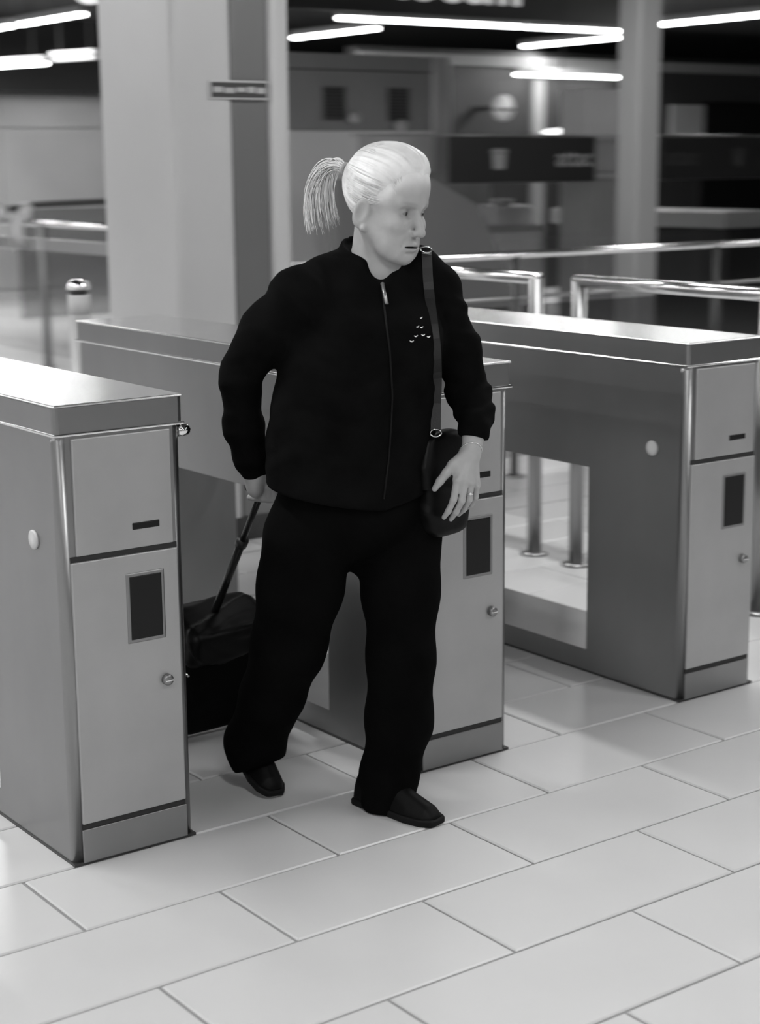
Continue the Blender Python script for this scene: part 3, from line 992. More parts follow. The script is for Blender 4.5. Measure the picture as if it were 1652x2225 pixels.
g_head = group_fn(head_sdf, HC - 0.20, HC + 0.20)
g_neck = group_fn(neck_sdf, np.minimum(NB, HC) - 0.13, np.maximum(NB, HC) + 0.10)
_lh = np.array([A3(v[0]) for k_, v in LH.items() if k_.startswith('wrist')] + [A3(q[0]) for k_, v in LH.items() if not k_.startswith('wrist') for q in v])
g_lh = group_fn(lhand_sdf, _lh.min(0) - 0.04, _lh.max(0) + 0.04)
g_rh = group_fn(rhand_sdf, GR - 0.10, GR + 0.12)
def body_sdf(P):
    d = smin(g_head(P), g_neck(P), 0.016)
    d = smin(d, torso_sdf(P), 0.02)
    d = smin(d, g_lh(P), 0.008)
    return smin(d, g_rh(P), 0.008)

BODY = sdf_mesh('body', body_sdf, (-0.42, -0.30, -0.02), (0.46, 0.36, 1.62), 0.0025, smooth_it=1)
co = np.empty(len(BODY.vertices) * 3)
BODY.vertices.foreach_get('co', co)
co = co.reshape(-1, 3)
q = (co - HC) @ HR
tone = np.ones(len(co))
lipm = np.exp(-((q[:, 2] + 0.1235) / 0.0075) ** 2 - (q[:, 0] / 0.019) ** 4) * (q[:, 1] > 0.066)
tone -= 0.28 * lipm
aq = np.abs(q[:, 0])
brow = np.exp(-((q[:, 2] + 0.028 - 0.10 * (aq - 0.03) * (aq < 0.03)) / 0.0035) ** 2 - ((aq - 0.030) / 0.017) ** 4) * (q[:, 1] > 0.045)
tone -= 0.22 * brow
socket_shade = np.exp(-((q[:, 2] + 0.052) / 0.013) ** 2 - ((aq - 0.030) / 0.017) ** 4) * (q[:, 1] > 0.045)
tone -= 0.25 * socket_shade  # shade of the eye hollows, painted into the skin tone
hcut = q[:, 1] * 0.76 - q[:, 2] * 0.65 - 0.040 - 0.010 * np.clip(1 - (aq / 0.05) ** 2, 0, 1)
tone *= 1 + 0.95 * np.exp(-(np.maximum(hcut + 0.004, 0) / 0.018) ** 2) * np.clip((q[:, 2] + 0.055) / 0.035, 0, 1) * (aq < 0.0715)
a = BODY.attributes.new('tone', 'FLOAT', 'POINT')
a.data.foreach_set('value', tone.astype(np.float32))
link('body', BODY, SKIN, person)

# eyes sit in the lids' slits
EYE = mat('eye_white', 0.22, 0.2)
IRIS = mat('iris_dark', 0.02, 0.2)
for s_ in (-1, 1):
    c = hp(s_ * 0.030, 0.0650, -0.050)
    bm = bmesh.new()
    bmesh.ops.create_uvsphere(bm, u_segments=20, v_segments=14, radius=0.0122)
    bmesh.ops.translate(bm, verts=bm.verts, vec=Vector(c))
    e = link('eye', bm_mesh(bm, 'eye'), EYE, person, True)
    look = (HF * 0.86 + HL * 0.42 + HU * -0.05)
    look /= np.linalg.norm(look)
    bm = bmesh.new()
    bmesh.ops.create_uvsphere(bm, u_segments=16, v_segments=10, radius=0.0068)
    bmesh.ops.translate(bm, verts=bm.verts, vec=Vector(c + look * 0.0072))
    link('iris', bm_mesh(bm, 'iris'), IRIS, e, True)

# ---- hair pulled back into a pony tail
ANCH = hp(-0.012, -0.104, 0.034)                   # where the tail is tied
def hair_sdf(P):
    q = (P - HC) @ HR
    d = s_ell(q, (0, -0.008, 0.000), (0.0835, 0.1055, 0.0945))
    d = smin(d, s_ell(q, (0, 0.032, 0.022), (0.066, 0.068, 0.064)), 0.03)
    ax = (ANCH - HC) / np.linalg.norm(ANCH - HC)
    e1 = np.cross(ax, HU)
    e1 /= np.linalg.norm(e1)
    e2 = np.cross(ax, e1)
    r = P - HC
    az = np.arctan2(r @ e1, r @ e2)
    d = d + 0.0026 * (vnoise(az * 16 + 40, 3) - 0.5) + 0.0018 * (vnoise(az * 37 + 90, 5) - 0.5)
    cut = q[:, 1] * 0.76 - q[:, 2] * 0.65 - 0.040 - 0.010 * np.clip(1 - (np.abs(q[:, 0]) / 0.05) ** 2, 0, 1) + 0.008 * vnoise(q[:, 0] * 90 + 30, 2)
    side = q[:, 1] * 0.9 + (-q[:, 2] - 0.055) * 0.45 + 0.004      # leave the ear free
    t_ = np.clip((cut + 0.045) / 0.045, 0, 1)
    d = d + 0.0085 * t_ * t_
    d = smax(d, cut, 0.012)
    d = smax(d, np.where(q[:, 2] < -0.045, side, side - 0.2), 0.010)
    d = smax(d, -(q[:, 2] + 0.118), 0.02)
    return d
hair = link('hair', sdf_mesh('hair', hair_sdf, HC - 0.135, HC + 0.135, 0.0022), HAIR, person)

def strand_mesh(name, paths, r0, r1, n=3):
    V, Fc = [], []
    for pts in paths:
        pts = np.asarray(pts)
        base = len(V)
        m = len(pts)
        tg = np.gradient(pts, axis=0)
        tg /= np.linalg.norm(tg, axis=1)[:, None] + 1e-9
        a = np.cross(tg, (0.3, 0.5, 0.81))
        a /= np.linalg.norm(a, axis=1)[:, None] + 1e-9
        b_ = np.cross(tg, a)
        for i in range(m):
            t = i / (m - 1)
            r = (r0 + (r1 - r0) * t) * (1 if 0 < i < m - 1 else 0.35)
            for k_ in range(n):
                an = 2 * math.pi * k_ / n
                V.append(pts[i] + r * (a[i] * math.cos(an) + b_[i] * math.sin(an)))
        for i in range(m - 1):
            for k_ in range(n):
                Fc.append((base + i * n + k_, base + i * n + (k_ + 1) % n, base + (i + 1) * n + (k_ + 1) % n, base + (i + 1) * n + k_))
    me = bpy.data.meshes.new(name)
    me.from_pydata([tuple(v) for v in V], [], Fc)
    me.polygons.foreach_set('use_smooth', [True] * len(me.polygons))
    return me

# combed strands over the skull, running to the tie
paths = []
for i in range(420):
    l0 = rng.uniform(-0.8, 0.8)
    mode = rng.random()
    if mode < 0.6:
        st = A3((l0 * 0.070, 0.094 - 0.040 * l0 * l0 + rng.normal(0, 0.004), 0.036 - 0.062 * l0 * l0 + rng.normal(0, 0.006)))
    else:
        st = A3((math.copysign(0.080, l0), rng.uniform(-0.04, 0.045), rng.uniform(-0.05, 0.02)))
    en = (ANCH - HC) @ HR
    pts = []
    for t in np.linspace(0, 1, 14):
        v = st * (1 - t) + en * t
        v = v + A3((0, 0, 0.05)) * math.sin(math.pi * t) * (1 if mode < 0.6 else 0.3)
        v = v + A3((0.0, 0.0, -0.02)) * math.sin(math.pi * t) * (abs(l0) if mode < 0.6 else 1.0)
        # project to the hair shell
        k_ = np.linalg.norm((v - A3((0, -0.008, 0.0))) / A3((0.0838, 0.1058, 0.0948)))
        v = A3((0, -0.008, 0.0)) + (v - A3((0, -0.008, 0.0))) / k_ * (1.0 + 0.006 * rng.random() - 0.075 * max(0.0, 1 - t * 4) ** 2 * (1 if mode < 0.6 else 0.3))
        pts.append(HC + HR @ v)
    paths.append(pts)
o = link('hair_strands', strand_mesh('hair_strands', paths, 0.0007, 0.0012), HAIRD, hair)
o['kind'] = 'stuff'
# pony tail
paths = []
T0, T1, T2, T3, T4 = (A3((0.0067, 0.0600, 1.5106)), A3((-0.0281, 0.0900, 1.5273)), A3((-0.0690, 0.1100, 1.5009)), A3((-0.0840, 0.1150, 1.4430)), A3((-0.0628, 0.1100, 1.3783)))
def bez(t, P5):
    n_ = len(P5) - 1
    return sum(math.comb(n_, i) * (1 - t) ** (n_ - i) * t ** i * P5[i] for i in range(n_ + 1))
for i in range(520):
    s0 = rng.normal(0, 1, 3) * A3((0.0035, 0.0035, 0.0035))
    fan = rng.uniform(0, 1) ** 2.2
    spread = A3((0.060 * fan, rng.uniform(-0.03, 0.03), rng.normal(0, 0.004)))
    ln = rng.uniform(0.82, 0.99)
    P5 = [T0 + s0, T1 + s0 * 1.5 + spread * 0.30 + A3((0.004, 0, 0.012)), T2 + s0 * 2 + spread * 0.75 + A3((-0.006 + 0.004 * fan, 0, 0.012 - 0.004 * fan)), T3 + spread * 1.0 + rng.normal(0, 0.004, 3) + A3((-0.006, 0, 0)), T4 + spread * 1.05 + rng.normal(0, 0.005, 3) + A3((-0.012 + 0.01 * fan, 0, -0.006 + rng.uniform(-0.012, 0.014)))]
    paths.append([bez(t * ln, P5) for t in np.linspace(0, 1, 16)])
o = link('pony_tail', strand_mesh('pony_tail', paths, 0.0017, 0.0009), HAIRD, hair)
o['kind'] = 'stuff'
tie = []
tax = (T1 - T0) / np.linalg.norm(T1 - T0)
e1 = np.cross(tax, (0, 0, 1.0)); e1 /= np.linalg.norm(e1)
e2 = np.cross(tax, e1)
tube('hair_tie', [tuple(T0 - tax * 0.004 + (e1 * math.cos(a_) + e2 * math.sin(a_)) * 0.0125) for a_ in np.linspace(0, 2 * math.pi, 17)[:-1]], 0.0035, mat('hair_tie_grey', 0.4, 0.6), hair, 8, closed=True)

# ---- jacket
ZS = [0.70, 0.80, 0.90, 0.98, 1.06, 1.14, 1.20, 1.25, 1.285, 1.32]
CXS = [0.016, 0.016, 0.018, 0.026, 0.036, 0.044, 0.050, 0.055, 0.060, 0.064]
CYS = [0.0, 0.0, -0.002, -0.004, -0.004, 0.0, 0.006, 0.012, 0.016, 0.018]
AS = [0.212, 0.212, 0.211, 0.206, 0.200, 0.196, 0.190, 0.165, 0.120, 0.075]
BS = [0.150, 0.152, 0.152, 0.148, 0.146, 0.140, 0.126, 0.108, 0.088, 0.068]
def trunk(P, grow=0.0):
    z = P[:, 2]
    cx, cy = np.interp(z, ZS, CXS), np.interp(z, ZS, CYS)
    a_, b_ = np.interp(z, ZS, AS) + grow, np.interp(z, ZS, BS) + grow
    dx, dy = P[:, 0] - cx, P[:, 1] - cy
    u, v = dx * BL[0] + dy * BL[1], dx * BF[0] + dy * BF[1]
    k0 = np.sqrt((u / a_) ** 2 + (v / b_) ** 2)
    k1 = np.sqrt((u / a_ ** 2) ** 2 + (v / b_ ** 2) ** 2)
    d = k0 * (k0 - 1) / np.maximum(k1, 1e-6)
    return np.where(k0 < 0.05, -b_, d), u, v

RSL = [(SHR + A3((0.02, 0.0, 0.0)), 0.074), (SHR * 0.55 + ELR * 0.45 + A3((-0.006, 0, 0.004)), 0.064), (ELR + A3((-0.002, 0, 0)), 0.047), (ELR * 0.5 + RWR * 0.5 + A3((-0.010, 0, 0)), 0.045), (ELR * 0.2 + RWR * 0.8 + A3((-0.003, 0, 0)), 0.039), (RWR, 0.030)]
LSL = [(SHL + A3((-0.004, 0, 0.004)), 0.064), (SHL * 0.5 + ELL * 0.5 + A3((0.006, 0, 0)), 0.053), (ELL, 0.050), (ELL * 0.55 + LWR * 0.45 + A3((0.010, 0.0, 0.0)), 0.044), (LWR + A3((0.001, 0.006, 0.022)), 0.034), (LWR + A3((0.0, 0.0, -0.010)), 0.032)]
def fold(P, along, n=90, amp=0.0022, seed=1):
    return amp * (vnoise((P @ A3(along)) * n + 50 + 1.5 * np.sin(P[:, 0] * 23 + seed), seed) - 0.5)
RCUT = (RWR - ELR) / np.linalg.norm(RWR - ELR)
LCUT = A3(LH['wrist2'][0]) - LWR
LCUT = LCUT / np.linalg.norm(LCUT)
def jacket_sdf(P):
    d, u, v = trunk(P)
    d = smin(d, s_ell(P, A3((0.055, -0.02, 1.135)) + BF * 0.055, (0.15, 0.10, 0.085), np.stack([BL, BF, HU * 0 + A3((0, 0, 1))], 1)), 0.05)   # bust
    d = d + fold(P, (0.35, 0.2, -1.0), 42, 0.010, 4) * np.clip((1.2 - P[:, 2]) / 0.2, 0, 1)
    d = smax(d, -(P[:, 2] - np.interp(P[:, 0], [-0.2, -0.05, 0.09, 0.22], [0.812, 0.783, 0.757, 0.785])), 0.008)
    d = smax(d, P[:, 2] - 1.318, 0.01)
    d = smin(d, s_chain(P, [(NB + A3((-0.03, 0.03, 0.050)), 0.034), (SHR * 0.5 + NB * 0.5 + A3((-0.01, 0.01, 0.026)), 0.050), (SHR + A3((0.0, 0.0, 0.018)), 0.056)], 0.03), 0.03)
    d = smin(d, s_chain(P, [(NB + A3((0.05, 0.03, 0.035)), 0.034), (SHL * 0.5 + NB * 0.5 + A3((0.03, 0.0, 0.045)), 0.045), (SHL + A3((0.0, 0.0, 0.020)), 0.054)], 0.03), 0.03)
    d = smax(d, -s_chain(P, [((0.0828, -0.0300, 1.3355), 0.050), ((0.0894, -0.0750, 1.2925), 0.026), ((0.0902, -0.1000, 1.2750), 0.010)], 0.01), 0.008)
    r = s_chain(P, RSL, 0.02) + fold(P, (0.5, 0.3, 0.8), 60, 0.007, 2)
    r = smax(r, s_plane(P, RWR + RCUT * 0.008, RCUT), 0.006)
    l = s_chain(P, LSL, 0.02) + fold(P, (-0.3, 0.3, 0.9), 58, 0.010, 7)
    l = smax(l, s_plane(P, LWR + LCUT * 0.004, LCUT), 0.006)
    d = smin(d, r, 0.016)
    d = smin(d, l, 0.016)
    # stand-up collar
    c0 = NB + A3((-0.004, 0.006, -0.02))
    axz = (P - c0) @ CAX
    rad = P - c0 - axz[:, None] * CAX
    rr = np.sqrt(((rad @ BL) / 1.08) ** 2 + (rad @ BF) ** 2)
    shell = np.abs(rr - (0.073 - 0.10 * np.clip(axz, 0, 0.12))) - 0.0042
    fr = rad @ BF
    top = axz - (0.094 - 0.32 * fr)
    shell = smax(shell, top, 0.004)
    shell = smax(shell, -(axz + 0.02), 0.004)
    vee = np.abs(rad @ BL - 0.004) - np.clip((axz + 0.002) * 0.20, -0.01, 1) - 0.001
    shell = np.where(fr > 0, smax(shell, -vee, 0.003), shell)
    d = smin(d, shell, 0.012)
    return d
CAX = A3((0.05, -0.10, 1.0))
CAX = CAX / np.linalg.norm(CAX)
jacket = link('jacket', sdf_mesh('jacket', jacket_sdf, (-0.36, -0.32, 0.68), (0.42, 0.30, 1.42), 0.0045, smooth_it=2), JACKET, person)

def drape(x, z, off=0.003, fn=None, y0=-0.34, y1=0.25):
    """depth of the cloth surface seen from the front at (x, z)"""
    fn = fn or jacket_sdf
    ys = np.linspace(y0, y1, 400)
    d = fn(np.stack([np.full_like(ys, x), ys, np.full_like(ys, z)], 1))
    i = np.argmax(d < off)
    return A3((x, ys[i] if (d < off).any() else 0.0, z))

def px_path(pts, n, off):
    pts = np.array(pts)
    t = np.linspace(0, len(pts) - 1, n)
    return [drape(np.interp(tt, range(len(pts)), pts[:, 0]), np.interp(tt, range(len(pts)), pts[:, 2]), off) for tt in t]

ZIP = [(0.0900, -0.1200, 1.2623), (0.0973, -0.1300, 1.1910), (0.1057, -0.1400, 1.1216), (0.1109, -0.1400, 1.0202), (0.1072, -0.1400, 0.9487), (0.1015, -0.1400, 0.8766), (0.0895, -0.1400, 0.7884)]
zp = px_path(ZIP, 40, 0.002)
tube('zipper', [tuple(v) for v in zp], 0.0022, mat('zip_black', 0.006, 0.6, spec=0.15), jacket, 8)
pt = drape(ZIP[0][0] + 0.001, ZIP[0][2] + 0.0, 0.004)
pb = drape(ZIP[0][0] + 0.010, ZIP[0][2] - 0.042, 0.007)
bm = bmesh.new()
tube_bm(bm, [tuple(pt), tuple(pt * 0.6 + pb * 0.4), tuple(pb)], [0.0045, 0.0040, 0.0046], 8)
link('zipper_pull', bm_mesh(bm, 'zipper_pull'), mat('zip_metal', 0.35, 0.3, 0.8), jacket, True)
for (bx_, bz_) in (((0.1745, -0.1000, 1.1896)[0::2]), ((0.1663, -0.1000, 1.1725)[0::2]), ((0.1754, -0.1000, 1.1704)[0::2]), ((0.1631, -0.1000, 1.1533)[0::2]), ((0.1794, -0.1000, 1.1541)[0::2]), ((0.1915, -0.1000, 1.1490)[0::2]), ((0.1539, -0.1000, 1.1432)[0::2])):
    c = drape(bx_, bz_, 0.001)
    ring = [tuple(c + A3((0.0042 * math.cos(a_), -0.002, 0.0042 * math.sin(a_)))) for a_ in np.linspace(math.pi * 1.05, math.pi * 1.95, 9)]
    tube('crescent_stud', ring, [0.0006, 0.001, 0.0014, 0.0017, 0.0018, 0.0017, 0.0014, 0.001, 0.0006], mat('stud_silver', 0.75, 0.25, 0.6), jacket, 6)

# ---- trousers
def trousers_sdf(P):
    hips = s_ell(P, PEL + A3((0.008, 0.005, 0.03)), (0.195, 0.142, 0.13), np.stack([BL, BF, A3((0, 0, 1))], 1))
    fl = fold(P, (0.5, 0.4, 0.75), 24, 0.0035, 9) * np.clip((0.62 - P[:, 2]) / 0.3, 0.15, 1)
    l = s_chain(P, [(HIPL + A3((0.008, 0, -0.03)), 0.100), (HIPL * 0.5 + KNL * 0.5 + A3((0.004, 0, 0)), 0.088), (KNL + A3((0.0, 0, 0)), 0.076), (KNL * 0.5 + ANL * 0.5 + A3((0.012, 0.004, 0)), 0.077), (ANL + A3((0.004, 0, 0.01)), 0.066), (ANL + A3((0.0, 0.0, -0.06)), 0.066)], 0.03) + fl
    l = smax(l, s_plane(P, ANL + A3((-0.04, 0.02, -0.068)), (-0.22, 0.18, -1.0)), 0.008)
    r = s_chain(P, [(HIPR + A3((-0.006, 0, -0.03)), 0.102), (HIPR * 0.5 + KNR * 0.5 + A3((0.004, 0, 0)), 0.097), (KNR, 0.086), (KNR * 0.55 + ANR * 0.45 + A3((-0.006, 0.0, 0)), 0.075), (ANR + A3((-0.006, 0, 0.03)), 0.072), (ANR + A3((0.002, 0.0, -0.045)), 0.056)], 0.03) + fl
    r = smax(r, s_plane(P, ANR + A3((0.0, 0.0, -0.030)), (0.30, -0.25, -0.90)), 0.008)
    d = smin(smin(hips, l, 0.03), smin(hips, r, 0.03), 0.006)
    d = smin(d, s_cap(P, PEL, (0.0282, 0.0050, 0.5996), 0.11, 0.016), 0.030)
    return smax(d, P[:, 2] - 0.90, 0.01)
trousers = link('trousers', sdf_mesh('trousers', trousers_sdf, (-0.40, -0.26, 0.0), (0.34, 0.36, 0.92), 0.005, smooth_it=2), TROUSER, person)

# ---- shoes
def shoe(name, heel, toe, upv, label):
    heel, toe = A3(heel), A3(toe)
    ax = toe - heel
    Ln = np.linalg.norm(ax)
    ax = ax / Ln
    upv = A3(upv)
    upv = upv - ax * (upv @ ax)
    upv /= np.linalg.norm(upv)
    sd = np.cross(ax, upv)
    def loc(P):
        r_ = P - heel
        return np.stack([r_ @ ax, r_ @ sd, r_ @ upv], 1)
    def half_w(t):
        return np.interp(t, [-0.02, 0.0, 0.15, 0.4, 0.7, 0.88, 1.0, 1.03], [0.012, 0.025, 0.032, 0.032, 0.043, 0.040, 0.025, 0.01])
    def upper(P):
        q_ = loc(P)
        t = q_[:, 0] / Ln
        h_ = np.interp(t, [0.0, 0.06, 0.3, 0.45, 0.7, 0.9, 1.0], [0.064, 0.085, 0.100, 0.092, 0.062, 0.044, 0.024])
        w_ = half_w(t) - 0.003
        d = np.sqrt((q_[:, 1] / np.maximum(w_, 0.006)) ** 2 + (np.maximum(q_[:, 2], 0) / h_) ** 2) - 1
        d = d * np.minimum(w_, h_) * 0.8
        d = smax(d, -(q_[:, 2] - 0.014), 0.004)
        d = smax(d, smax(-q_[:, 0] - 0.0, q_[:, 0] - Ln, 0.01), 0.014)
        return d
    def sole(P):
        q_ = loc(P)
        t = q_[:, 0] / Ln
        d = np.abs(q_[:, 1]) - half_w(t)
        d = smax(d, np.abs(q_[:, 2] - 0.009) - 0.009, 0.004)
        return smax(d, smax(-q_[:, 0] - 0.004, q_[:, 0] - Ln - 0.004, 0.01), 0.012)
    lo = np.minimum(heel, toe) - 0.11
    hi = np.maximum(heel, toe) + 0.11
    up_ = link(name, sdf_mesh(name, upper, lo, hi, 0.003, smooth_it=2), SHOE, person)
    link('shoe_sole', sdf_mesh('shoe_sole', sole, lo, hi, 0.003, smooth_it=1), SOLE, up_)
    return up_
shoe('shoe', (0.018, 0.060, 0.0), (0.212, -0.100, 0.0), (0, 0, 1), '')
shoe('shoe', (-0.300, 0.262, 0.080), (-0.183, 0.085, 0.004), (0.30, -0.24, 0.92), '')

# ---- bracelet and ring
w1, w2 = A3((0.2942, -0.0300, 0.8970)), A3((0.2853, -0.0400, 0.8680))
ax = (w2 - w1) / np.linalg.norm(w2 - w1)
ax = ax + A3((0.25, -0.55, 0.12)); ax /= np.linalg.norm(ax)
e1 = np.cross(ax, (0, 0, 1.0)); e1 /= np.linalg.norm(e1)
e2 = np.cross(ax, e1)
cc = A3((0.2906, -0.0380, 0.8782))
pts = []
for a_ in np.linspace(0, 2 * math.pi, 33)[:-1]:
    dr = e1 * math.cos(a_) + e2 * math.sin(a_)
    ts = np.linspace(0.0, 0.06, 120)
    dd = lhand_sdf(cc + ts[:, None] * dr)
    pts.append(tuple(cc + dr * (ts[np.argmax(dd > 0.0006)] if (dd > 0.0006).any() else 0.026)))
tube('bracelet', pts, 0.0014, mat('bracelet_pale', 0.7, 0.25, 0.7), person, 8, closed=True)
a0, a1 = A3(LH['ring'][1][0]), A3(LH['ring'][2][0])
rc = a0 * 0.38 + a1 * 0.62
ax = (a1 - a0) / np.linalg.norm(a1 - a0)
e1 = np.cross(ax, (0, 0, 1.0)); e1 /= np.linalg.norm(e1)
e2 = np.cross(ax, e1)
rg = tube('finger_ring', [tuple(rc + (e1 * math.cos(a_) + e2 * math.sin(a_)) * 0.0096) for a_ in np.linspace(0, 2 * math.pi, 21)[:-1]], 0.0011, CHROME, person, 6, closed=True)
bm = bmesh.new()
bmesh.ops.create_icosphere(bm, subdivisions=1, radius=0.0035)
bmesh.ops.translate(bm, verts=bm.verts, vec=Vector(rc + A3((0.001, -0.0115, 0.0))))
link('ring_stone', bm_mesh(bm, 'ring_stone'), mat('stone_white', 0.9, 0.1), rg)

# ------------------------------------------------------------------ shoulder bag
bag = empty('shoulder_bag', PO, YAW)
tag(bag, 'black shoulder bag hanging at the woman\'s hip under her hand', 'bag')
BAGM = mat('black_bag_leather', 0.003, 0.45, spec=0.15, bump=0.1, bscale=90)
BC = A3((0.2271, 0.0300, 0.7916))
bdir = A3((0.62, 0.78, 0)); bdir /= np.linalg.norm(bdir)      # along the bag's length
bth = A3((bdir[1], -bdir[0], 0))
BR = np.stack([bdir, bth, A3((0, 0, 1))], 1)
def bag_sdf(P):
    q_ = (P - BC) @ BR
    w = np.interp(q_[:, 2], [-0.14, -0.11, 0.0, 0.12], [0.030, 0.036, 0.032, 0.016])
    half_l = np.interp(q_[:, 2], [-0.13, -0.06, 0.05, 0.12], [0.055, 0.085, 0.080, 0.050])
    d = np.sqrt((q_[:, 0] / half_l) ** 4 + (q_[:, 1] / w) ** 4) ** 0.5 - 1
    d = d * np.minimum(w, half_l) * 0.7
    d = smax(d, np.abs(q_[:, 2]) - 0.122, 0.02)
    return d + fold(P, (0.2, 0.1, 1), 40, 0.0015, 3)
body_ = link('bag_body', sdf_mesh('bag_body', bag_sdf, BC - 0.19, BC + 0.19, 0.004, smooth_it=2), BAGM, bag)
def flap_sdf(P):
    d = bag_sdf(P)
    q_ = (P - BC) @ BR
    return smax(np.abs(d - 0.002) - 0.002, -(q_[:, 2] - 0.02 + 0.25 * np.abs(q_[:, 0])), 0.003)
link('bag_flap', sdf_mesh('bag_flap', flap_sdf, BC - 0.19, BC + 0.19, 0.003, smooth_it=1), BAGM, bag)
lathe('bag_clasp', [(0.0, -0.004), (0.006, -0.004), (0.006, 0.0), (0.0, 0.0)], tuple(BC + bth * 0.040 + A3((0, 0, -0.005))), CHROME, bag, 12, 'y')
# strap: flat band over the chest and the shoulder, down the back to the bag
SP = [(0.1917, -0.0500, 1.3193), (0.1940, -0.1000, 1.2579), (0.2018, -0.1000, 1.1772), (0.2087, -0.1000, 1.1162), (0.2136, -0.1000, 1.0446), (0.2113, -0.1000, 0.9829)]
front = px_path(SP, 22, 0.004)
for _ in range(3):
    front = [front[0]] + [(front[i - 1] + 2 * front[i] + front[i + 1]) / 4 for i in range(1, len(front) - 1)] + [front[-1]]
end_ = A3((0.2094, -0.0300, 0.9243))
front.append(front[-1] * 0.45 + end_ * 0.55)
front.append(end_)
top = front[0]
path = [A3((0.2008, 0.1000, 0.8943)), A3((0.2143, 0.1700, 0.9884)), A3((0.2146, 0.1650, 1.1312)), A3((0.2082, 0.1250, 1.2421)), A3((0.2001, 0.0600, 1.3030))] + [top + A3((0, 0.02, 0.006))] + front
V = []
for i, pnt in enumerate(path):
    t = path[min(i + 1, len(path) - 1)] - path[max(i - 1, 0)]
    t = t / np.linalg.norm(t)
    outw = A3((0.15, -1, 0.15)) if i > 5 else (A3((0.1, 0.2, 1)) if i in (4, 5) else A3((0, 1, 0.1)))
    wd = np.cross(t, outw); wd /= np.linalg.norm(wd)
    nn = np.cross(wd, t); nn /= np.linalg.norm(nn)
    V += [pnt + wd * 0.0115 + nn * 0.0016, pnt - wd * 0.0115 + nn * 0.0016, pnt - wd * 0.0115 - nn * 0.0016, pnt + wd * 0.0115 - nn * 0.0016]
Fc = []
for i in range(len(path) - 1):
    for k_ in range(4):
        Fc.append((i * 4 + k_, i * 4 + (k_ + 1) % 4, i * 4 + 4 + (k_ + 1) % 4, i * 4 + 4 + k_))
Fc += [(3, 2, 1, 0), tuple(len(V) - 4 + k_ for k_ in range(4))]
me = bpy.data.meshes.new('strap')
me.from_pydata([tuple(v) for v in V], [], Fc)
link('strap', me, mat('strap_black', 0.009, 0.5, bump=0.2, bscale=300), bag)
def ring_at(c, n_, r, rr, name):
    n_ = A3(n_); n_ /= np.linalg.norm(n_)
    e1 = np.cross(n_, (0.0, 0.1, 1.0)); e1 /= np.linalg.norm(e1)
    e2 = np.cross(n_, e1)
    tube(name, [tuple(A3(c) + (e1 * math.cos(a_) * 1.25 + e2 * math.sin(a_) * 0.8) * r) for a_ in np.linspace(0, 2 * math.pi, 25)[:-1]], rr, CHROME, bag, 8, closed=True)
ring_at(top + A3((-0.002, -0.012, 0.012)), (0.2, -0.8, 0.75), 0.0105, 0.0017, 'strap_ring')
ring_at(end_ + A3((0.0, -0.006, -0.004)), (0.2, -1, 0.1), 0.0105, 0.0017, 'strap_ring')

# ------------------------------------------------------------------ trolley bag pulled behind her
tb = empty('trolley_bag', PO, YAW)
tag(tb, 'black wheeled trolley bag pulled behind the woman by its handle', 'trolley bag')
BOT = A3((-0.395, 0.57, 0.055))
TOP = A3((-0.342, 0.475, 0.370))
tax = (TOP - BOT) / np.linalg.norm(TOP - BOT)
ts_ = A3((0.80, 0.60, 0)); ts_ = ts_ - tax * (ts_ @ tax); ts_ /= np.linalg.norm(ts_)
tn = np.cross(ts_, tax)
TR = np.stack([ts_, tn, tax], 1)
TLn = np.linalg.norm(TOP - BOT)
tc_ = (TOP + BOT) / 2
TBM = mat('black_nylon', 0.0025, 0.7, bump=0.15, bscale=260, spec=0.06)
def tb_sdf(P):
    d = s_rbox(P, tc_ - tax * 0.02, (0.125, 0.085, TLn / 2 - 0.02), 0.035, TR)
    return d + fold(P, (0.2, 0.4, 1), 36, 0.006, 6)
link('bag_body', sdf_mesh('bag_body', tb_sdf, tc_ - 0.32, tc_ + 0.32, 0.006, smooth_it=2), TBM, tb)
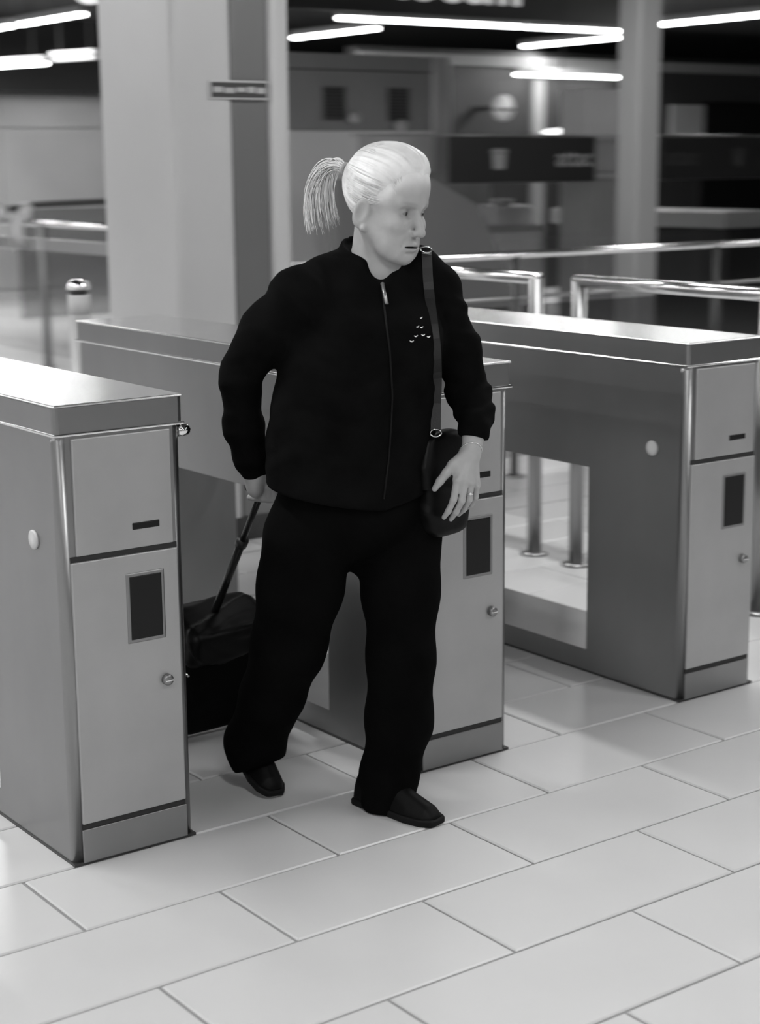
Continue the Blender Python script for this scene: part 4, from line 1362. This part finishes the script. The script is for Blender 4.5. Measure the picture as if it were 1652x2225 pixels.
def tb_flap(P):
    d = s_rbox(P, tc_ + tax * (TLn / 2 - 0.055), (0.132, 0.092, 0.055), 0.03, TR)
    return d + fold(P, (0.5, -0.6, 0.3), 70, 0.010, 8)
link('bag_lid', sdf_mesh('bag_lid', tb_flap, tc_ - 0.32, tc_ + 0.32, 0.005, smooth_it=2), mat('black_vinyl', 0.003, 0.42, spec=0.14), tb)
def tpt(a_, b_, c_):
    return tuple(tc_ + ts_ * a_ + tn * b_ + tax * c_)
tube('lid_trim', [tpt(-0.135, s2, TLn / 2 - 0.112) for s2 in np.linspace(-0.09, 0.09, 6)], 0.003, CHROME, tb, 8)
tube('lid_trim', [tpt(s2, -0.095, TLn / 2 - 0.112) for s2 in np.linspace(-0.135, 0.13, 8)], 0.0025, DARKM, tb, 8)
hb0 = A3((-0.3348, 0.4300, 0.4231))
HDL = GR - hb0
for r_, t0, t1 in ((0.0105, -0.15, 0.53), (0.0080, 0.50, 1.0)):
    tube('handle_rod', [tuple(hb0 + HDL * t0), tuple(hb0 + HDL * t1)], r_, mat('rod_dark', 0.03, 0.35, 0.6), tb, 10)
tube('rod_collar', [tuple(hb0 + HDL * 0.50), tuple(hb0 + HDL * 0.55)], 0.0155, BLACKP, tb, 12)
tube('handle_grip', [tuple(GR - A3((0.80, -0.60, 0)) * 0.048), tuple(GR + A3((0.80, -0.60, 0)) * 0.048)], 0.0105, BLACKP, tb, 12)
for s2 in (-1, 1):
    c = BOT + ts_ * 0.115 * s2 + tn * 0.02
    c[2] = 0.042
    bm = bmesh.new()
    tube_bm(bm, [tuple(c - ts_ * 0.012), tuple(c + ts_ * 0.012)], 0.042, 24)
    w = link('wheel', bm_mesh(bm, 'wheel'), BLACKP, tb)
    tube('hub', [tuple(c - ts_ * 0.014), tuple(c + ts_ * 0.014)], 0.016, STEEL, w, 14)
tube('axle', [tuple(A3((BOT[0], BOT[1], 0.042)) + tn * 0.02 * A3((1, 1, 0)) - ts_ * 0.115), tuple(A3((BOT[0], BOT[1], 0.042)) + tn * 0.02 * A3((1, 1, 0)) + ts_ * 0.115)], 0.006, STEEL, tb, 8)
